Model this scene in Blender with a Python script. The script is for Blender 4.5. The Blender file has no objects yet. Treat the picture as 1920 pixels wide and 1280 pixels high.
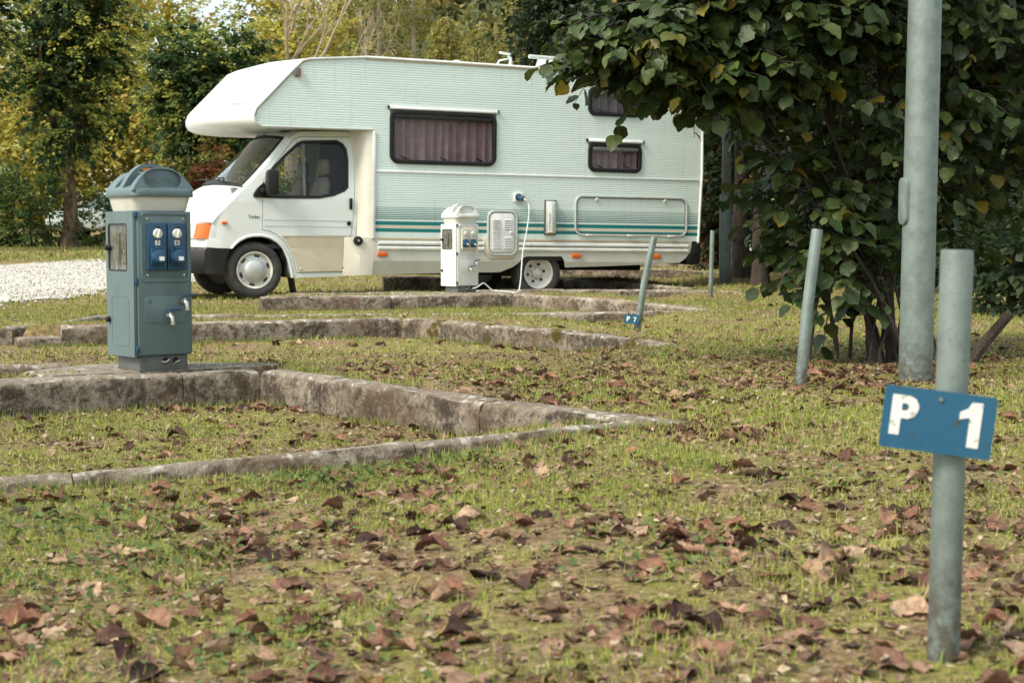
import bpy, bmesh, math, random
import numpy as np
from mathutils import Vector, Matrix
from mathutils.geometry import tessellate_polygon

random.seed(7)
RNG = np.random.default_rng(7)
PI = math.pi
S = bpy.context.scene
COL = S.collection

# ------------------------------------------------------------------ camera
CAM_H = 0.65
cam = bpy.data.cameras.new('camera')
cam.sensor_width = 36.0
cam.lens = 56.25
cam.clip_start = 0.05
cam.clip_end = 6000
cam.dof.use_dof = True
cam.dof.focus_distance = 8.0
cam.dof.aperture_fstop = 9.0
camo = bpy.data.objects.new('camera', cam)
COL.objects.link(camo)
camo.location = (0, 0, CAM_H)
camo.rotation_euler = (math.radians(90 - 3.795), 0, 0)
S.camera = camo

# ------------------------------------------------------------------ sky, sun, exposure
SUN_EL, SUN_AZ = math.radians(47), math.radians(233)      # azimuth clockwise from +Y: from the left, a little behind the camera
W = bpy.data.worlds.new('World')
S.world = W
W.use_nodes = True
nt = W.node_tree
bg = nt.nodes['Background']
sky = nt.nodes.new('ShaderNodeTexSky')
sky.sky_type = 'NISHITA'
sky.sun_disc = False
sky.sun_elevation = SUN_EL
sky.sun_rotation = SUN_AZ
sky.air_density = 1.0
sky.dust_density = 4.0
sky.ozone_density = 1.0
# thin high cloud: the blue is veiled by an even pale layer broken by soft streaks
tc = nt.nodes.new('ShaderNodeTexCoord')
cl = nt.nodes.new('ShaderNodeTexNoise')
cl.inputs['Scale'].default_value = 5.0
cl.inputs['Detail'].default_value = 6.0
mp = nt.nodes.new('ShaderNodeMapping')
mp.inputs['Scale'].default_value = (1, 1, 3.0)
nt.links.new(tc.outputs['Generated'], mp.inputs[0])
nt.links.new(mp.outputs[0], cl.inputs['Vector'])
rmp = nt.nodes.new('ShaderNodeMapRange')
rmp.inputs[1].default_value = 0.35
rmp.inputs[2].default_value = 0.7
rmp.inputs[3].default_value = 0.25
rmp.inputs[4].default_value = 0.7
nt.links.new(cl.outputs['Fac'], rmp.inputs[0])
mx = nt.nodes.new('ShaderNodeMix')
mx.data_type = 'RGBA'
mx.inputs[7].default_value = (8.2, 9.1, 8.6, 1)
nt.links.new(rmp.outputs[0], mx.inputs[0])
nt.links.new(sky.outputs[0], mx.inputs[6])
nt.links.new(mx.outputs[2], bg.inputs[0])
bg.inputs[1].default_value = 0.108

sun = bpy.data.lights.new('sun', 'SUN')
sun.energy = 2.2
sun.angle = math.radians(18)
sun.color = (1.0, 0.92, 0.77)
suno = bpy.data.objects.new('sun', sun)
COL.objects.link(suno)
sd = Vector((math.sin(SUN_AZ) * math.cos(SUN_EL), math.cos(SUN_AZ) * math.cos(SUN_EL), math.sin(SUN_EL)))
suno.rotation_euler = sd.to_track_quat('Z', 'Y').to_euler()

vs_ = S.view_settings
vs_.view_transform = 'Standard'
vs_.look = 'None'
vs_.exposure = 0.98
vs_.gamma = 1.0
vs_.use_curve_mapping = False
S.cycles.use_denoising = True
S.cycles.max_bounces = 8
S.cycles.transparent_max_bounces = 12
S.cycles.caustics_reflective = False
S.cycles.caustics_refractive = False

# ------------------------------------------------------------------ helpers
def tag(o, label=None, cat=None, group=None, kind=None):
    if label: o['label'] = label
    if cat: o['category'] = cat
    if group: o['group'] = group
    if kind: o['kind'] = kind
    return o

def empty(name, loc=(0, 0, 0), rot=(0, 0, 0), label=None, cat=None, group=None):
    o = bpy.data.objects.new(name, None)
    COL.objects.link(o)
    o.location = loc
    o.rotation_euler = rot
    return tag(o, label, cat, group)

def link_mesh(name, me, mat, parent=None):
    o = bpy.data.objects.new(name, me)
    if mat is not None and not me.materials:
        me.materials.append(mat)
    COL.objects.link(o)
    if parent is not None:
        o.parent = parent
    return o

def copy_tree(o, parent=None):
    c = o.copy()
    COL.objects.link(c)
    c.parent = parent
    for ch in o.children:
        copy_tree(ch, c)
    return c

def vnoise(x, y, s=1.0, seed=0):
    x = np.asarray(x, float) * s + seed * 17.31
    y = np.asarray(y, float) * s + seed * 9.77
    xi, yi = np.floor(x), np.floor(y)
    fx, fy = x - xi, y - yi
    fx = fx * fx * (3 - 2 * fx)
    fy = fy * fy * (3 - 2 * fy)
    def h(a, b):
        v = np.sin(a * 127.1 + b * 311.7 + seed * 3.3) * 43758.5453
        return v - np.floor(v)
    return (h(xi, yi) * (1 - fx) + h(xi + 1, yi) * fx) * (1 - fy) + (h(xi, yi + 1) * (1 - fx) + h(xi + 1, yi + 1) * fx) * fy

def fbm(x, y, s=1.0, seed=0, o=4):
    t, a, n = 0, 0.5, 0
    for k in range(o):
        t = t + a * vnoise(x, y, s * 2 ** k, seed + k * 5)
        n += a
        a *= 0.5
    return t / n

def sstep(a, b, x):
    t = np.clip((np.asarray(x, float) - a) / (b - a), 0, 1)
    return t * t * (3 - 2 * t)

class MB:
    """collects shapes; build() links them as one mesh object"""
    def __init__(self):
        self.v, self.f = [], []
    def add(self, vs, fs):
        o = len(self.v)
        self.v += [tuple(p) for p in vs]
        self.f += [tuple(i + o for i in f) for f in fs]
        return self
    def box(self, c, s, rot=None):
        hx, hy, hz = s[0] / 2, s[1] / 2, s[2] / 2
        vs = [Vector((a * hx, b * hy, d * hz)) for d in (-1, 1) for b in (-1, 1) for a in (-1, 1)]
        if rot is not None:
            vs = [rot @ p for p in vs]
        vs = [p + Vector(c) for p in vs]
        return self.add(vs, [(0, 2, 3, 1), (4, 5, 7, 6), (0, 1, 5, 4), (2, 6, 7, 3), (0, 4, 6, 2), (1, 3, 7, 5)])
    def tube(self, pts, rad, n=10, cap=True):
        pts = [Vector(p) for p in pts]
        if not hasattr(rad, '__len__'):
            rad = [rad] * len(pts)
        rings = []
        up = None
        for i, p in enumerate(pts):
            d = (pts[min(i + 1, len(pts) - 1)] - pts[max(i - 1, 0)]).normalized()
            if up is None:
                up = Vector((0, 0, 1)) if abs(d.z) < 0.9 else Vector((0, 1, 0))
            a = d.cross(up).normalized()
            b = a.cross(d).normalized()
            up = b
            rings.append([p + (a * math.cos(2 * PI * k / n) + b * math.sin(2 * PI * k / n)) * rad[i] for k in range(n)])
        vs = [q for r in rings for q in r]
        fs = []
        for i in range(len(pts) - 1):
            for k in range(n):
                fs.append((i * n + k, i * n + (k + 1) % n, (i + 1) * n + (k + 1) % n, (i + 1) * n + k))
        if cap:
            fs.append(tuple(range(n))[::-1])
            fs.append(tuple((len(pts) - 1) * n + k for k in range(n)))
        return self.add(vs, fs)
    def lathe(self, prof, c=(0, 0, 0), axis='Z', n=24, rot=None, cap=True):
        """prof = [(radius, height)] along the axis"""
        vs = []
        for r, h in prof:
            for k in range(n):
                a = 2 * PI * k / n
                x, y = r * math.cos(a), r * math.sin(a)
                p = {'Z': (x, y, h), 'Y': (x, h, y), 'X': (h, x, y)}[axis]
                p = Vector(p)
                if rot is not None:
                    p = rot @ p
                vs.append(p + Vector(c))
        fs = []
        for i in range(len(prof) - 1):
            for k in range(n):
                fs.append((i * n + k, i * n + (k + 1) % n, (i + 1) * n + (k + 1) % n, (i + 1) * n + k))
        if cap:
            fs.append(tuple(range(n))[::-1])
            fs.append(tuple((len(prof) - 1) * n + k for k in range(n)))
        return self.add(vs, fs)
    def prism(self, poly, y0, y1):
        """polygon in (x, z), from y0 to y1"""
        n = len(poly)
        vs = [(p[0], y0, p[1]) for p in poly] + [(p[0], y1, p[1]) for p in poly]
        fs = [tuple(range(n)), tuple(range(n, 2 * n))[::-1]] + [(i, i + n, (i + 1) % n + n, (i + 1) % n) for i in range(n)]
        return self.add(vs, fs)
    def prismx(self, poly, x0, x1):
        """polygon in (y, z), from x0 to x1"""
        n = len(poly)
        vs = [(x0, p[0], p[1]) for p in poly] + [(x1, p[0], p[1]) for p in poly]
        fs = [tuple(range(n)), tuple(range(n, 2 * n))[::-1]] + [(i, i + n, (i + 1) % n + n, (i + 1) % n) for i in range(n)]
        return self.add(vs, fs)
    def grid(self, rows, close=False):
        """rows of points"""
        n = len(rows[0])
        vs = [p for r in rows for p in r]
        fs = []
        for i in range(len(rows) - 1):
            for k in range(n if close else n - 1):
                fs.append((i * n + k, i * n + (k + 1) % n, (i + 1) * n + (k + 1) % n, (i + 1) * n + k))
        return self.add(vs, fs)
    def build(self, name, mat, parent=None, smooth=True, bevel=0.0, seg=2, thick=0.0, ang=35):
        bm = bmesh.new()
        bv = [bm.verts.new(p) for p in self.v]
        for f in self.f:
            try:
                bm.faces.new([bv[i] for i in f])
            except ValueError:
                pass
        bmesh.ops.remove_doubles(bm, verts=bm.verts, dist=1e-5)
        bmesh.ops.recalc_face_normals(bm, faces=bm.faces)
        if thick:
            bmesh.ops.solidify(bm, geom=bm.faces[:], thickness=thick)
        if bevel:
            es = [e for e in bm.edges if len(e.link_faces) == 2 and e.calc_face_angle(0) > math.radians(30)]
            if es:
                bmesh.ops.bevel(bm, geom=es, offset=bevel, segments=seg, affect='EDGES', profile=0.5, clamp_overlap=True)
        me = bpy.data.meshes.new(name)
        bm.to_mesh(me)
        bm.free()
        if smooth:
            me.shade_smooth()
            me.set_sharp_from_angle(angle=math.radians(ang))
        return link_mesh(name, me, mat, parent)

def rrect(x0, x1, z0, z1, r, n=5):
    pts = []
    for cx, cz, a0 in ((x1 - r, z1 - r, 0), (x0 + r, z1 - r, 90), (x0 + r, z0 + r, 180), (x1 - r, z0 + r, 270)):
        for k in range(n + 1):
            a = math.radians(a0 + 90 * k / n)
            pts.append((cx + r * math.cos(a), cz + r * math.sin(a)))
    return pts

def offset_poly(poly, d):
    """push a counter-clockwise polygon outwards by d"""
    n = len(poly)
    ar = sum(poly[i][0] * poly[(i + 1) % n][1] - poly[(i + 1) % n][0] * poly[i][1] for i in range(n))
    sg = 1 if ar > 0 else -1
    out = []
    for i in range(n):
        p0, p1, p2 = Vector(poly[i - 1]), Vector(poly[i]), Vector(poly[(i + 1) % n])
        e1, e2 = (p1 - p0), (p2 - p1)
        n1 = Vector((e1.y, -e1.x)).normalized() * sg
        n2 = Vector((e2.y, -e2.x)).normalized() * sg
        m = n1 + n2
        if m.length < 1e-6:
            m = n1
        m = m / max(0.3, m.length_squared / 2) if True else m
        out.append((p1.x + m.x * d, p1.y + m.y * d))
    return out

def sheet(name, outline, mat, parent, holes=(), cu=(), cw=(), fmap=None, thick=0.006, smooth=True, ang=35):
    """a panel cut from an outline with holes in (u, w), bent by fmap(u, w) -> (x, y, z), outer face towards -y"""
    loops = [list(outline)] + [list(h) for h in holes]
    flat = [p for l in loops for p in l]
    tris = tessellate_polygon([[Vector((p[0], p[1], 0)) for p in l] for l in loops])
    bm = bmesh.new()
    bv = [bm.verts.new((p[0], 0, p[1])) for p in flat]
    for t in tris:
        try:
            bm.faces.new([bv[i] for i in t])
        except ValueError:
            pass
    for val in cu:
        bmesh.ops.bisect_plane(bm, geom=bm.verts[:] + bm.edges[:] + bm.faces[:], plane_co=(val, 0, 0), plane_no=(1, 0, 0))
    for val in cw:
        bmesh.ops.bisect_plane(bm, geom=bm.verts[:] + bm.edges[:] + bm.faces[:], plane_co=(0, 0, val), plane_no=(0, 0, 1))
    for f in bm.faces:
        f.normal_update()
        if f.normal.y > 0:
            f.normal_flip()
    if fmap:
        for v in bm.verts:
            v.co = Vector(fmap(v.co.x, v.co.z))
    bm.normal_update()
    if thick:
        bmesh.ops.solidify(bm, geom=bm.faces[:], thickness=thick)
        ys = bm.faces
    me = bpy.data.meshes.new(name)
    bm.to_mesh(me)
    bm.free()
    if smooth:
        me.shade_smooth()
        me.set_sharp_from_angle(angle=math.radians(ang))
    return link_mesh(name, me, mat, parent)

def ring(name, poly, d, y0, y1, mat, parent, bevel=0.003):
    """a frame along a closed outline in (x, z): d wide outwards, from y0 (front) to y1"""
    out = offset_poly(poly, d)
    n = len(poly)
    m = MB()
    vs = [(p[0], y0, p[1]) for p in poly] + [(p[0], y0, p[1]) for p in out] + [(p[0], y1, p[1]) for p in poly] + [(p[0], y1, p[1]) for p in out]
    fs = []
    for i in range(n):
        j = (i + 1) % n
        fs += [(i, j, j + n, i + n), (i + 2 * n, i + 3 * n, j + 3 * n, j + 2 * n), (i, i + 2 * n, j + 2 * n, j), (i + n, j + n, j + 3 * n, i + 3 * n)]
    m.add(vs, fs)
    return m.build(name, mat, parent, bevel=bevel)

def text_mesh(name, s, size, mat, parent, mtx, ext=0.0006, sx=1.0):
    cu = bpy.data.curves.new(name, 'FONT')
    cu.body = s
    cu.size = size
    cu.extrude = ext
    cu.align_x = 'CENTER'
    cu.align_y = 'CENTER'
    t = bpy.data.objects.new(name + '_tmp', cu)
    COL.objects.link(t)
    dg = bpy.context.evaluated_depsgraph_get()
    me = bpy.data.meshes.new_from_object(t.evaluated_get(dg))
    bpy.data.objects.remove(t)
    bpy.data.curves.remove(cu)
    me.transform(mtx @ Matrix.Diagonal((sx, 1, 1, 1)))
    me.name = name
    me.materials.clear()
    return link_mesh(name, me, mat, parent)

FACE_FRONT = Matrix.Rotation(math.radians(90), 4, 'X')      # text lying in XY turned to stand facing -Y

def inst_mesh(name, tv, tf, pos, X, Y, Z, scale, cols, mat, parent=None, smooth=False):
    """many copies of a small template, joined: every copy has its own frame, size and colour"""
    tv = np.asarray(tv, float)
    N, K = len(pos), len(tv)
    sc = np.asarray(scale, float)
    if sc.ndim == 1:
        sc = np.repeat(sc[:, None], 3, 1)
    V = pos[:, None, :] + tv[None, :, 0:1] * (X * sc[:, 0:1])[:, None, :] + tv[None, :, 1:2] * (Y * sc[:, 1:2])[:, None, :] + tv[None, :, 2:3] * (Z * sc[:, 2:3])[:, None, :]
    me = bpy.data.meshes.new(name)
    me.vertices.add(N * K)
    me.vertices.foreach_set('co', V.reshape(-1).astype(np.float32))
    ln = np.array([len(f) for f in tf])
    fl = np.array([i for f in tf for i in f])
    loops = (fl[None, :] + (np.arange(N) * K)[:, None]).reshape(-1)
    me.loops.add(len(loops))
    me.loops.foreach_set('vertex_index', loops.astype(np.int32))
    tot = np.tile(ln, N)
    me.polygons.add(len(tot))
    st = np.concatenate([[0], np.cumsum(tot)[:-1]])
    me.polygons.foreach_set('loop_start', st.astype(np.int32))
    me.polygons.foreach_set('loop_total', tot.astype(np.int32))
    if cols is not None:
        at = me.color_attributes.new('Col', 'FLOAT_COLOR', 'POINT')
        c4 = np.concatenate([cols, np.ones((N, 1))], 1)
        at.data.foreach_set('color', np.repeat(c4, K, 0).reshape(-1).astype(np.float32))
    me.update()
    me.validate()
    if smooth:
        me.shade_smooth()
    return link_mesh(name, me, mat, parent)

def nrm(a):
    return a / np.maximum(1e-9, np.linalg.norm(a, axis=-1, keepdims=True))

def frames(d, n):
    """Y along d, Z close to n"""
    Y = nrm(d)
    X = nrm(np.cross(Y, n))
    Z = np.cross(X, Y)
    return X, Y, Z

# ------------------------------------------------------------------ materials
def nodes(name):
    m = bpy.data.materials.new(name)
    m.use_nodes = True
    t = m.node_tree
    return m, t, t.nodes['Principled BSDF']

def mixc(t, fac, a, b, mode='MIX'):
    n = t.nodes.new('ShaderNodeMix')
    n.data_type = 'RGBA'
    n.blend_type = mode
    for sock, val in ((n.inputs[0], fac), (n.inputs[6], a), (n.inputs[7], b)):
        if isinstance(val, (int, float)):
            sock.default_value = val
        elif isinstance(val, tuple):
            sock.default_value = (val[0], val[1], val[2], 1)
        else:
            t.links.new(val, sock)
    return n.outputs[2]

def noise_node(t, scale, detail=4, rough=0.55, vec=None, coord='Object', stretch=None, dist=0.0):
    n = t.nodes.new('ShaderNodeTexNoise')
    n.inputs['Scale'].default_value = scale
    n.inputs['Detail'].default_value = detail
    n.inputs['Roughness'].default_value = rough
    n.inputs['Distortion'].default_value = dist
    if vec is None:
        c = t.nodes.new('ShaderNodeTexCoord')
        vec = c.outputs[coord]
    if stretch:
        mpn = t.nodes.new('ShaderNodeMapping')
        mpn.inputs['Scale'].default_value = stretch
        t.links.new(vec, mpn.inputs[0])
        vec = mpn.outputs[0]
    t.links.new(vec, n.inputs['Vector'])
    return n.outputs['Fac']

def rng(t, fac, a, b, c=0.0, d=1.0):
    n = t.nodes.new('ShaderNodeMapRange')
    n.interpolation_type = 'SMOOTHSTEP'
    for i, v in enumerate((a, b, c, d)):
        n.inputs[i + 1].default_value = v
    t.links.new(fac, n.inputs[0])
    return n.outputs[0]

def math_(t, op, a, b=None):
    n = t.nodes.new('ShaderNodeMath')
    n.operation = op
    for i, v in enumerate((a, b)):
        if v is None: continue
        if isinstance(v, (int, float)):
            n.inputs[i].default_value = v
        else:
            t.links.new(v, n.inputs[i])
    return n.outputs[0]

def bump(t, p, fac, strength=0.3, dist=0.01):
    b = t.nodes.new('ShaderNodeBump')
    b.inputs['Strength'].default_value = strength
    b.inputs['Distance'].default_value = dist
    t.links.new(fac, b.inputs['Height'])
    t.links.new(b.outputs[0], p.inputs['Normal'])

def pm(name, col, rough=0.5, metal=0.0, col2=None, nscale=6.0, lo=0.4, hi=0.7, bmp=0.0, bscale=60.0, bdist=0.003, stretch=None, spec=None, coord='Object'):
    m, t, p = nodes(name)
    p.inputs['Roughness'].default_value = rough
    p.inputs['Metallic'].default_value = metal
    if spec is not None:
        p.inputs['Specular IOR Level'].default_value = spec
    c2 = col2 or tuple(x * 0.82 for x in col)
    f = rng(t, noise_node(t, nscale, 6, 0.6, stretch=stretch, coord=coord), lo, hi)
    t.links.new(mixc(t, f, tuple(col), tuple(c2)), p.inputs['Base Color'])
    t.links.new(rng(t, noise_node(t, nscale * 2.3, 4, coord=coord), 0.3, 0.7, max(0.02, rough - 0.08), min(1, rough + 0.1)), p.inputs['Roughness'])
    if bmp:
        bump(t, p, noise_node(t, bscale, 5, coord=coord), bmp, bdist)
    return m

def glass(name, tint=(0.8, 0.85, 0.84), refl=1.0, rough=0.02, f0=0.06):
    m, t, p = nodes(name)
    t.nodes.remove(p)
    out = t.nodes['Material Output']
    tr = t.nodes.new('ShaderNodeBsdfTransparent')
    tr.inputs[0].default_value = (*tint, 1)
    gl = t.nodes.new('ShaderNodeBsdfGlossy')
    gl.inputs['Roughness'].default_value = rough
    gl.inputs['Color'].default_value = (refl, refl, refl, 1)
    lw = t.nodes.new('ShaderNodeLayerWeight')
    lw.inputs[0].default_value = 0.5
    fac = math_(t, 'ADD', f0, math_(t, 'MULTIPLY', math_(t, 'POWER', lw.outputs['Facing'], 4.0), 0.85))
    mxs = t.nodes.new('ShaderNodeMixShader')
    t.links.new(fac, mxs.inputs[0])
    t.links.new(tr.outputs[0], mxs.inputs[1])
    t.links.new(gl.outputs[0], mxs.inputs[2])
    t.links.new(mxs.outputs[0], out.inputs[0])
    return m

def leaf_mat(name, rough=0.5, trans=0.35, rand=None, spec=0.35, mottle=None):
    """foliage: own colour from each leaf ('Col') or, for single leaf objects, picked per object from a ramp"""
    m, t, p = nodes(name)
    if rand:
        oi = t.nodes.new('ShaderNodeObjectInfo')
        cr = t.nodes.new('ShaderNodeValToRGB')
        el = cr.color_ramp.elements
        while len(el) < len(rand):
            el.new(0.5)
        for i, c in enumerate(rand):
            el[i].position = i / (len(rand) - 1)
            el[i].color = (*c, 1)
        t.links.new(oi.outputs['Random'], cr.inputs[0])
        col = cr.outputs[0]
    else:
        a = t.nodes.new('ShaderNodeAttribute')
        a.attribute_name = 'Col'
        col = a.outputs['Color']
    p.inputs['Roughness'].default_value = rough
    p.inputs['Specular IOR Level'].default_value = spec
    if mottle:
        ge = t.nodes.new('ShaderNodeNewGeometry')
        a1 = rng(t, noise_node(t, mottle[0], 5, 0.65, ge.outputs['Position'], dist=0.5), 0.35, 0.7)
        dk = mixc(t, 1.0, col, mottle[1], 'MULTIPLY')
        col = mixc(t, a1, col, dk)
        bump(t, p, noise_node(t, mottle[0] * 1.7, 4, 0.6, ge.outputs['Position']), 0.5, 0.006)
    t.links.new(col, p.inputs['Base Color'])
    if trans:
        tl = t.nodes.new('ShaderNodeBsdfTranslucent')
        t.links.new(col, tl.inputs[0])
        mxs = t.nodes.new('ShaderNodeMixShader')
        mxs.inputs[0].default_value = trans
        t.links.new(p.outputs[0], mxs.inputs[1])
        t.links.new(tl.outputs[0], mxs.inputs[2])
        t.links.new(mxs.outputs[0], t.nodes['Material Output'].inputs[0])
    return m

M = {}
M['white'] = pm('white_paint', (0.69, 0.73, 0.715), 0.30, col2=(0.62, 0.655, 0.635), nscale=1.5)
M['cream'] = pm('cream_plastic', (0.66, 0.64, 0.57), 0.45, col2=(0.60, 0.58, 0.50), nscale=3)
M['beige'] = pm('beige_panel', (0.56, 0.50, 0.39), 0.5, col2=(0.50, 0.44, 0.34), nscale=4)
M['skirt'] = pm('grey_skirt', (0.56, 0.57, 0.51), 0.45, col2=(0.48, 0.48, 0.42), nscale=2.5)
M['alu'] = pm('pale_aluminium', (0.62, 0.66, 0.63), 0.35, 0.3, nscale=5)
M['trim'] = pm('white_trim', (0.74, 0.77, 0.74), 0.4, nscale=4)
M['brown'] = pm('tan_trim', (0.48, 0.37, 0.24), 0.5)
M['black'] = pm('black_plastic', (0.010, 0.011, 0.011), 0.5, col2=(0.017, 0.017, 0.017), nscale=8, spec=0.3)
M['dark'] = pm('dark_underside', (0.012, 0.012, 0.012), 0.8)
M['rubber'] = pm('tyre_rubber', (0.030, 0.031, 0.030), 0.75, col2=(0.06, 0.058, 0.05), nscale=9, bmp=0.2, bscale=60)
M['rim'] = pm('painted_rim', (0.66, 0.65, 0.60), 0.45, 0.0, col2=(0.46, 0.38, 0.29), nscale=14, lo=0.55, hi=0.75)
M['hub'] = pm('hub_cap', (0.55, 0.58, 0.57), 0.35, 0.4, col2=(0.44, 0.46, 0.45), nscale=9)
M['orange'] = pm('orange_lens', (0.75, 0.16, 0.02), 0.15, col2=(0.60, 0.09, 0.015), nscale=30)
M['lens'] = pm('clear_lens', (0.62, 0.64, 0.60), 0.12)
M['glass'] = glass('clear_glass', (0.70, 0.74, 0.73), f0=0.018)
M['screen'] = glass('windscreen_glass', (0.72, 0.76, 0.74), f0=0.15)
M['acryl'] = glass('tinted_acrylic', (0.80, 0.77, 0.77), 0.8, 0.03, 0.02)
M['curtain'] = pm('mauve_curtain', (0.50, 0.42, 0.44), 0.9, col2=(0.42, 0.35, 0.37), nscale=12)
M['curtain_dark'] = pm('grey_curtain', (0.32, 0.31, 0.34), 0.9, col2=(0.25, 0.24, 0.26), nscale=12)
M['seat'] = pm('seat_fabric', (0.36, 0.30, 0.26), 0.95, col2=(0.29, 0.24, 0.21), nscale=25)
M['dash'] = pm('dashboard', (0.14, 0.145, 0.15), 0.6)
M['interior'] = pm('cabin_lining', (0.05, 0.055, 0.055), 0.9)
M['pedgrey'] = pm('grey_green_plastic', (0.106, 0.155, 0.168), 0.42, col2=(0.080, 0.117, 0.118), nscale=9, lo=0.42, hi=0.80, stretch=(1, 1, 0.25), bmp=0.08, bscale=160, bdist=0.002)
M['pedgrey2'] = pm('grey_plinth', (0.115, 0.125, 0.122), 0.5, col2=(0.085, 0.086, 0.08), nscale=9)
M['pedwhite'] = pm('white_plastic', (0.64, 0.655, 0.615), 0.45, col2=(0.50, 0.495, 0.43), nscale=8, lo=0.45, hi=0.8, stretch=(1, 1, 0.3))
M['diffuser'] = pm('cream_diffuser', (0.60, 0.60, 0.55), 0.4, col2=(0.48, 0.455, 0.39), nscale=4)
M['socketblue'] = pm('blue_plastic', (0.012, 0.060, 0.125), 0.38, col2=(0.010, 0.050, 0.105), nscale=14)
M['switch'] = pm('white_switch', (0.68, 0.68, 0.62), 0.4)
M['paper'] = pm('label_white', (0.72, 0.70, 0.66), 0.6)
M['ink'] = pm('black_ink', (0.02, 0.02, 0.02), 0.6)
M['beigeplate'] = pm('beige_plastic', (0.60, 0.58, 0.49), 0.5)
M['chrome'] = pm('worn_chrome', (0.52, 0.51, 0.47), 0.32, 0.8, col2=(0.40, 0.37, 0.32), nscale=30)
M['meter'] = pm('meter_boards', (0.36, 0.36, 0.34), 0.6, col2=(0.20, 0.20, 0.19), nscale=16, lo=0.45, hi=0.55)
M['smoke'] = glass('smoked_window', (0.80, 0.81, 0.80), 0.8, 0.08)
M['signblue'] = pm('blue_sign', (0.011, 0.086, 0.165), 0.45, col2=(0.05, 0.045, 0.04), nscale=55, lo=0.60, hi=0.68)
M['signwhite'] = pm('white_letter', (0.66, 0.69, 0.66), 0.5, col2=(0.30, 0.28, 0.24), nscale=70, lo=0.57, hi=0.68)
M['red'] = pm('red_sign', (0.55, 0.03, 0.02), 0.45)
M['cable'] = pm('white_cable', (0.66, 0.69, 0.66), 0.5)

# ------------------------------------------------------------------ ground
K1 = [(-4.4, 5.24), (-1.14, 7.22), (-0.12, 5.89), (0.53, 5.34)]
K2 = [(-3.22, 10.38), (-0.80, 11.53), (0.93, 9.24)]
K3 = [(-2.42, 15.43), (0.0, 16.33), (1.65, 13.75)]
K4 = [(-1.71, 21.3), (0.7, 21.9), (2.2, 19.7)]
LK0 = [(-2.4, 3.96), (0.52, 5.40)]
LK2 = [(-3.42, 13.5), (1.70, 13.75)]

def gz(x, y):
    x = np.asarray(x, float)
    y = np.asarray(y, float)
    xr = 0.5 + (y - 5.4) * 0.14
    yf = np.interp(x, [LK0[0][0], LK0[1][0]], [LK0[0][1], LK0[1][1]])
    amp = np.where(y < yf + 0.03, 0.066, 0.085 + 0.027 * sstep(9.5, 7.5, y))
    z = -amp * sstep(0.0, 0.9, xr - x)
    for LK, h0 in ((LK0, -0.042), (LK2, -0.03)):
        yl = np.interp(x, [p[0] for p in LK], [p[1] for p in LK])
        b = y - yl - 0.05
        inr = (x > LK[0][0] - 0.1) & (x < LK[-1][0])
        f = np.where((b > 0) & inr, 1 - sstep(0.0, 0.9, b), 0)
        z = z * (1 - f) + f * ((h0 - 0.002) * sstep(0, 0.8, LK[-1][0] - x))
    for K, top, wl in ((K1, 0.036, 0.50), (K2, 0.05, 1.1), (K3, 0.055, 0.8), (K4, 0.07, 1.5)):
        xs = [p[0] for p in K]
        yk = np.interp(x, xs, [p[1] for p in K])
        sl = np.abs(np.interp(x, [(xs[0] + xs[1]) / 2, xs[1] - 0.01, xs[1] + 0.01, xs[-1]], [0.5, 0.5, 1.2, 1.4]))
        b = y - yk - 0.095 * np.sqrt(1 + sl * sl)
        inr = (x > xs[0] + 0.02) & (x < xs[-1])
        T = top * sstep(0.0, 0.75, xs[-1] - x)
        w1 = wl + (2.6 - wl) * sstep(xs[1] - 0.1, xs[1] + 0.9, x)
        f = np.where((b > 0) & inr, 1 - sstep(w1 * 0.45, w1, b), 0)
        z = z * (1 - f) + f * T
    z = z + np.clip(y - 22, 0, 45) * 0.023
    z = z + (fbm(x, y, 1.3, 3, 3) - 0.5) * 0.024 * sstep(0, 1, 1)
    return z

def axis(segs):
    out = []
    for a, b, st in segs:
        n = max(1, int(round((b - a) / st)))
        out += list(np.linspace(a, b, n, endpoint=False))
    out.append(segs[-1][1])
    return np.array(out)

gx = axis([(-2500, -300, 300), (-300, -60, 30), (-60, -16, 4), (-16, -6, 0.5), (-6, 6, 0.06), (6, 16, 0.5), (16, 60, 4), (60, 300, 30), (300, 2500, 300)])
gy = axis([(-60, -4, 8), (-4, 1.5, 0.5), (1.5, 23, 0.06), (23, 50, 0.6), (50, 120, 5), (120, 600, 40), (600, 4000, 400)])
GX, GY = np.meshgrid(gx, gy)
GZ = gz(GX, GY)
nx, ny = len(gx), len(gy)
gv = np.stack([GX, GY, GZ], -1).reshape(-1, 3)
ii = np.arange(ny - 1)[:, None] * nx + np.arange(nx - 1)[None, :]
gf = np.stack([ii, ii + 1, ii + nx + 1, ii + nx], -1).reshape(-1, 4)
gme = bpy.data.meshes.new('ground')
gme.vertices.add(len(gv))
gme.vertices.foreach_set('co', gv.reshape(-1).astype(np.float32))
gme.loops.add(gf.size)
gme.loops.foreach_set('vertex_index', gf.reshape(-1).astype(np.int32))
gme.polygons.add(len(gf))
gme.polygons.foreach_set('loop_start', (np.arange(len(gf)) * 4).astype(np.int32))
gme.polygons.foreach_set('loop_total', np.full(len(gf), 4, np.int32))
gme.update()
gme.shade_smooth()

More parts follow.
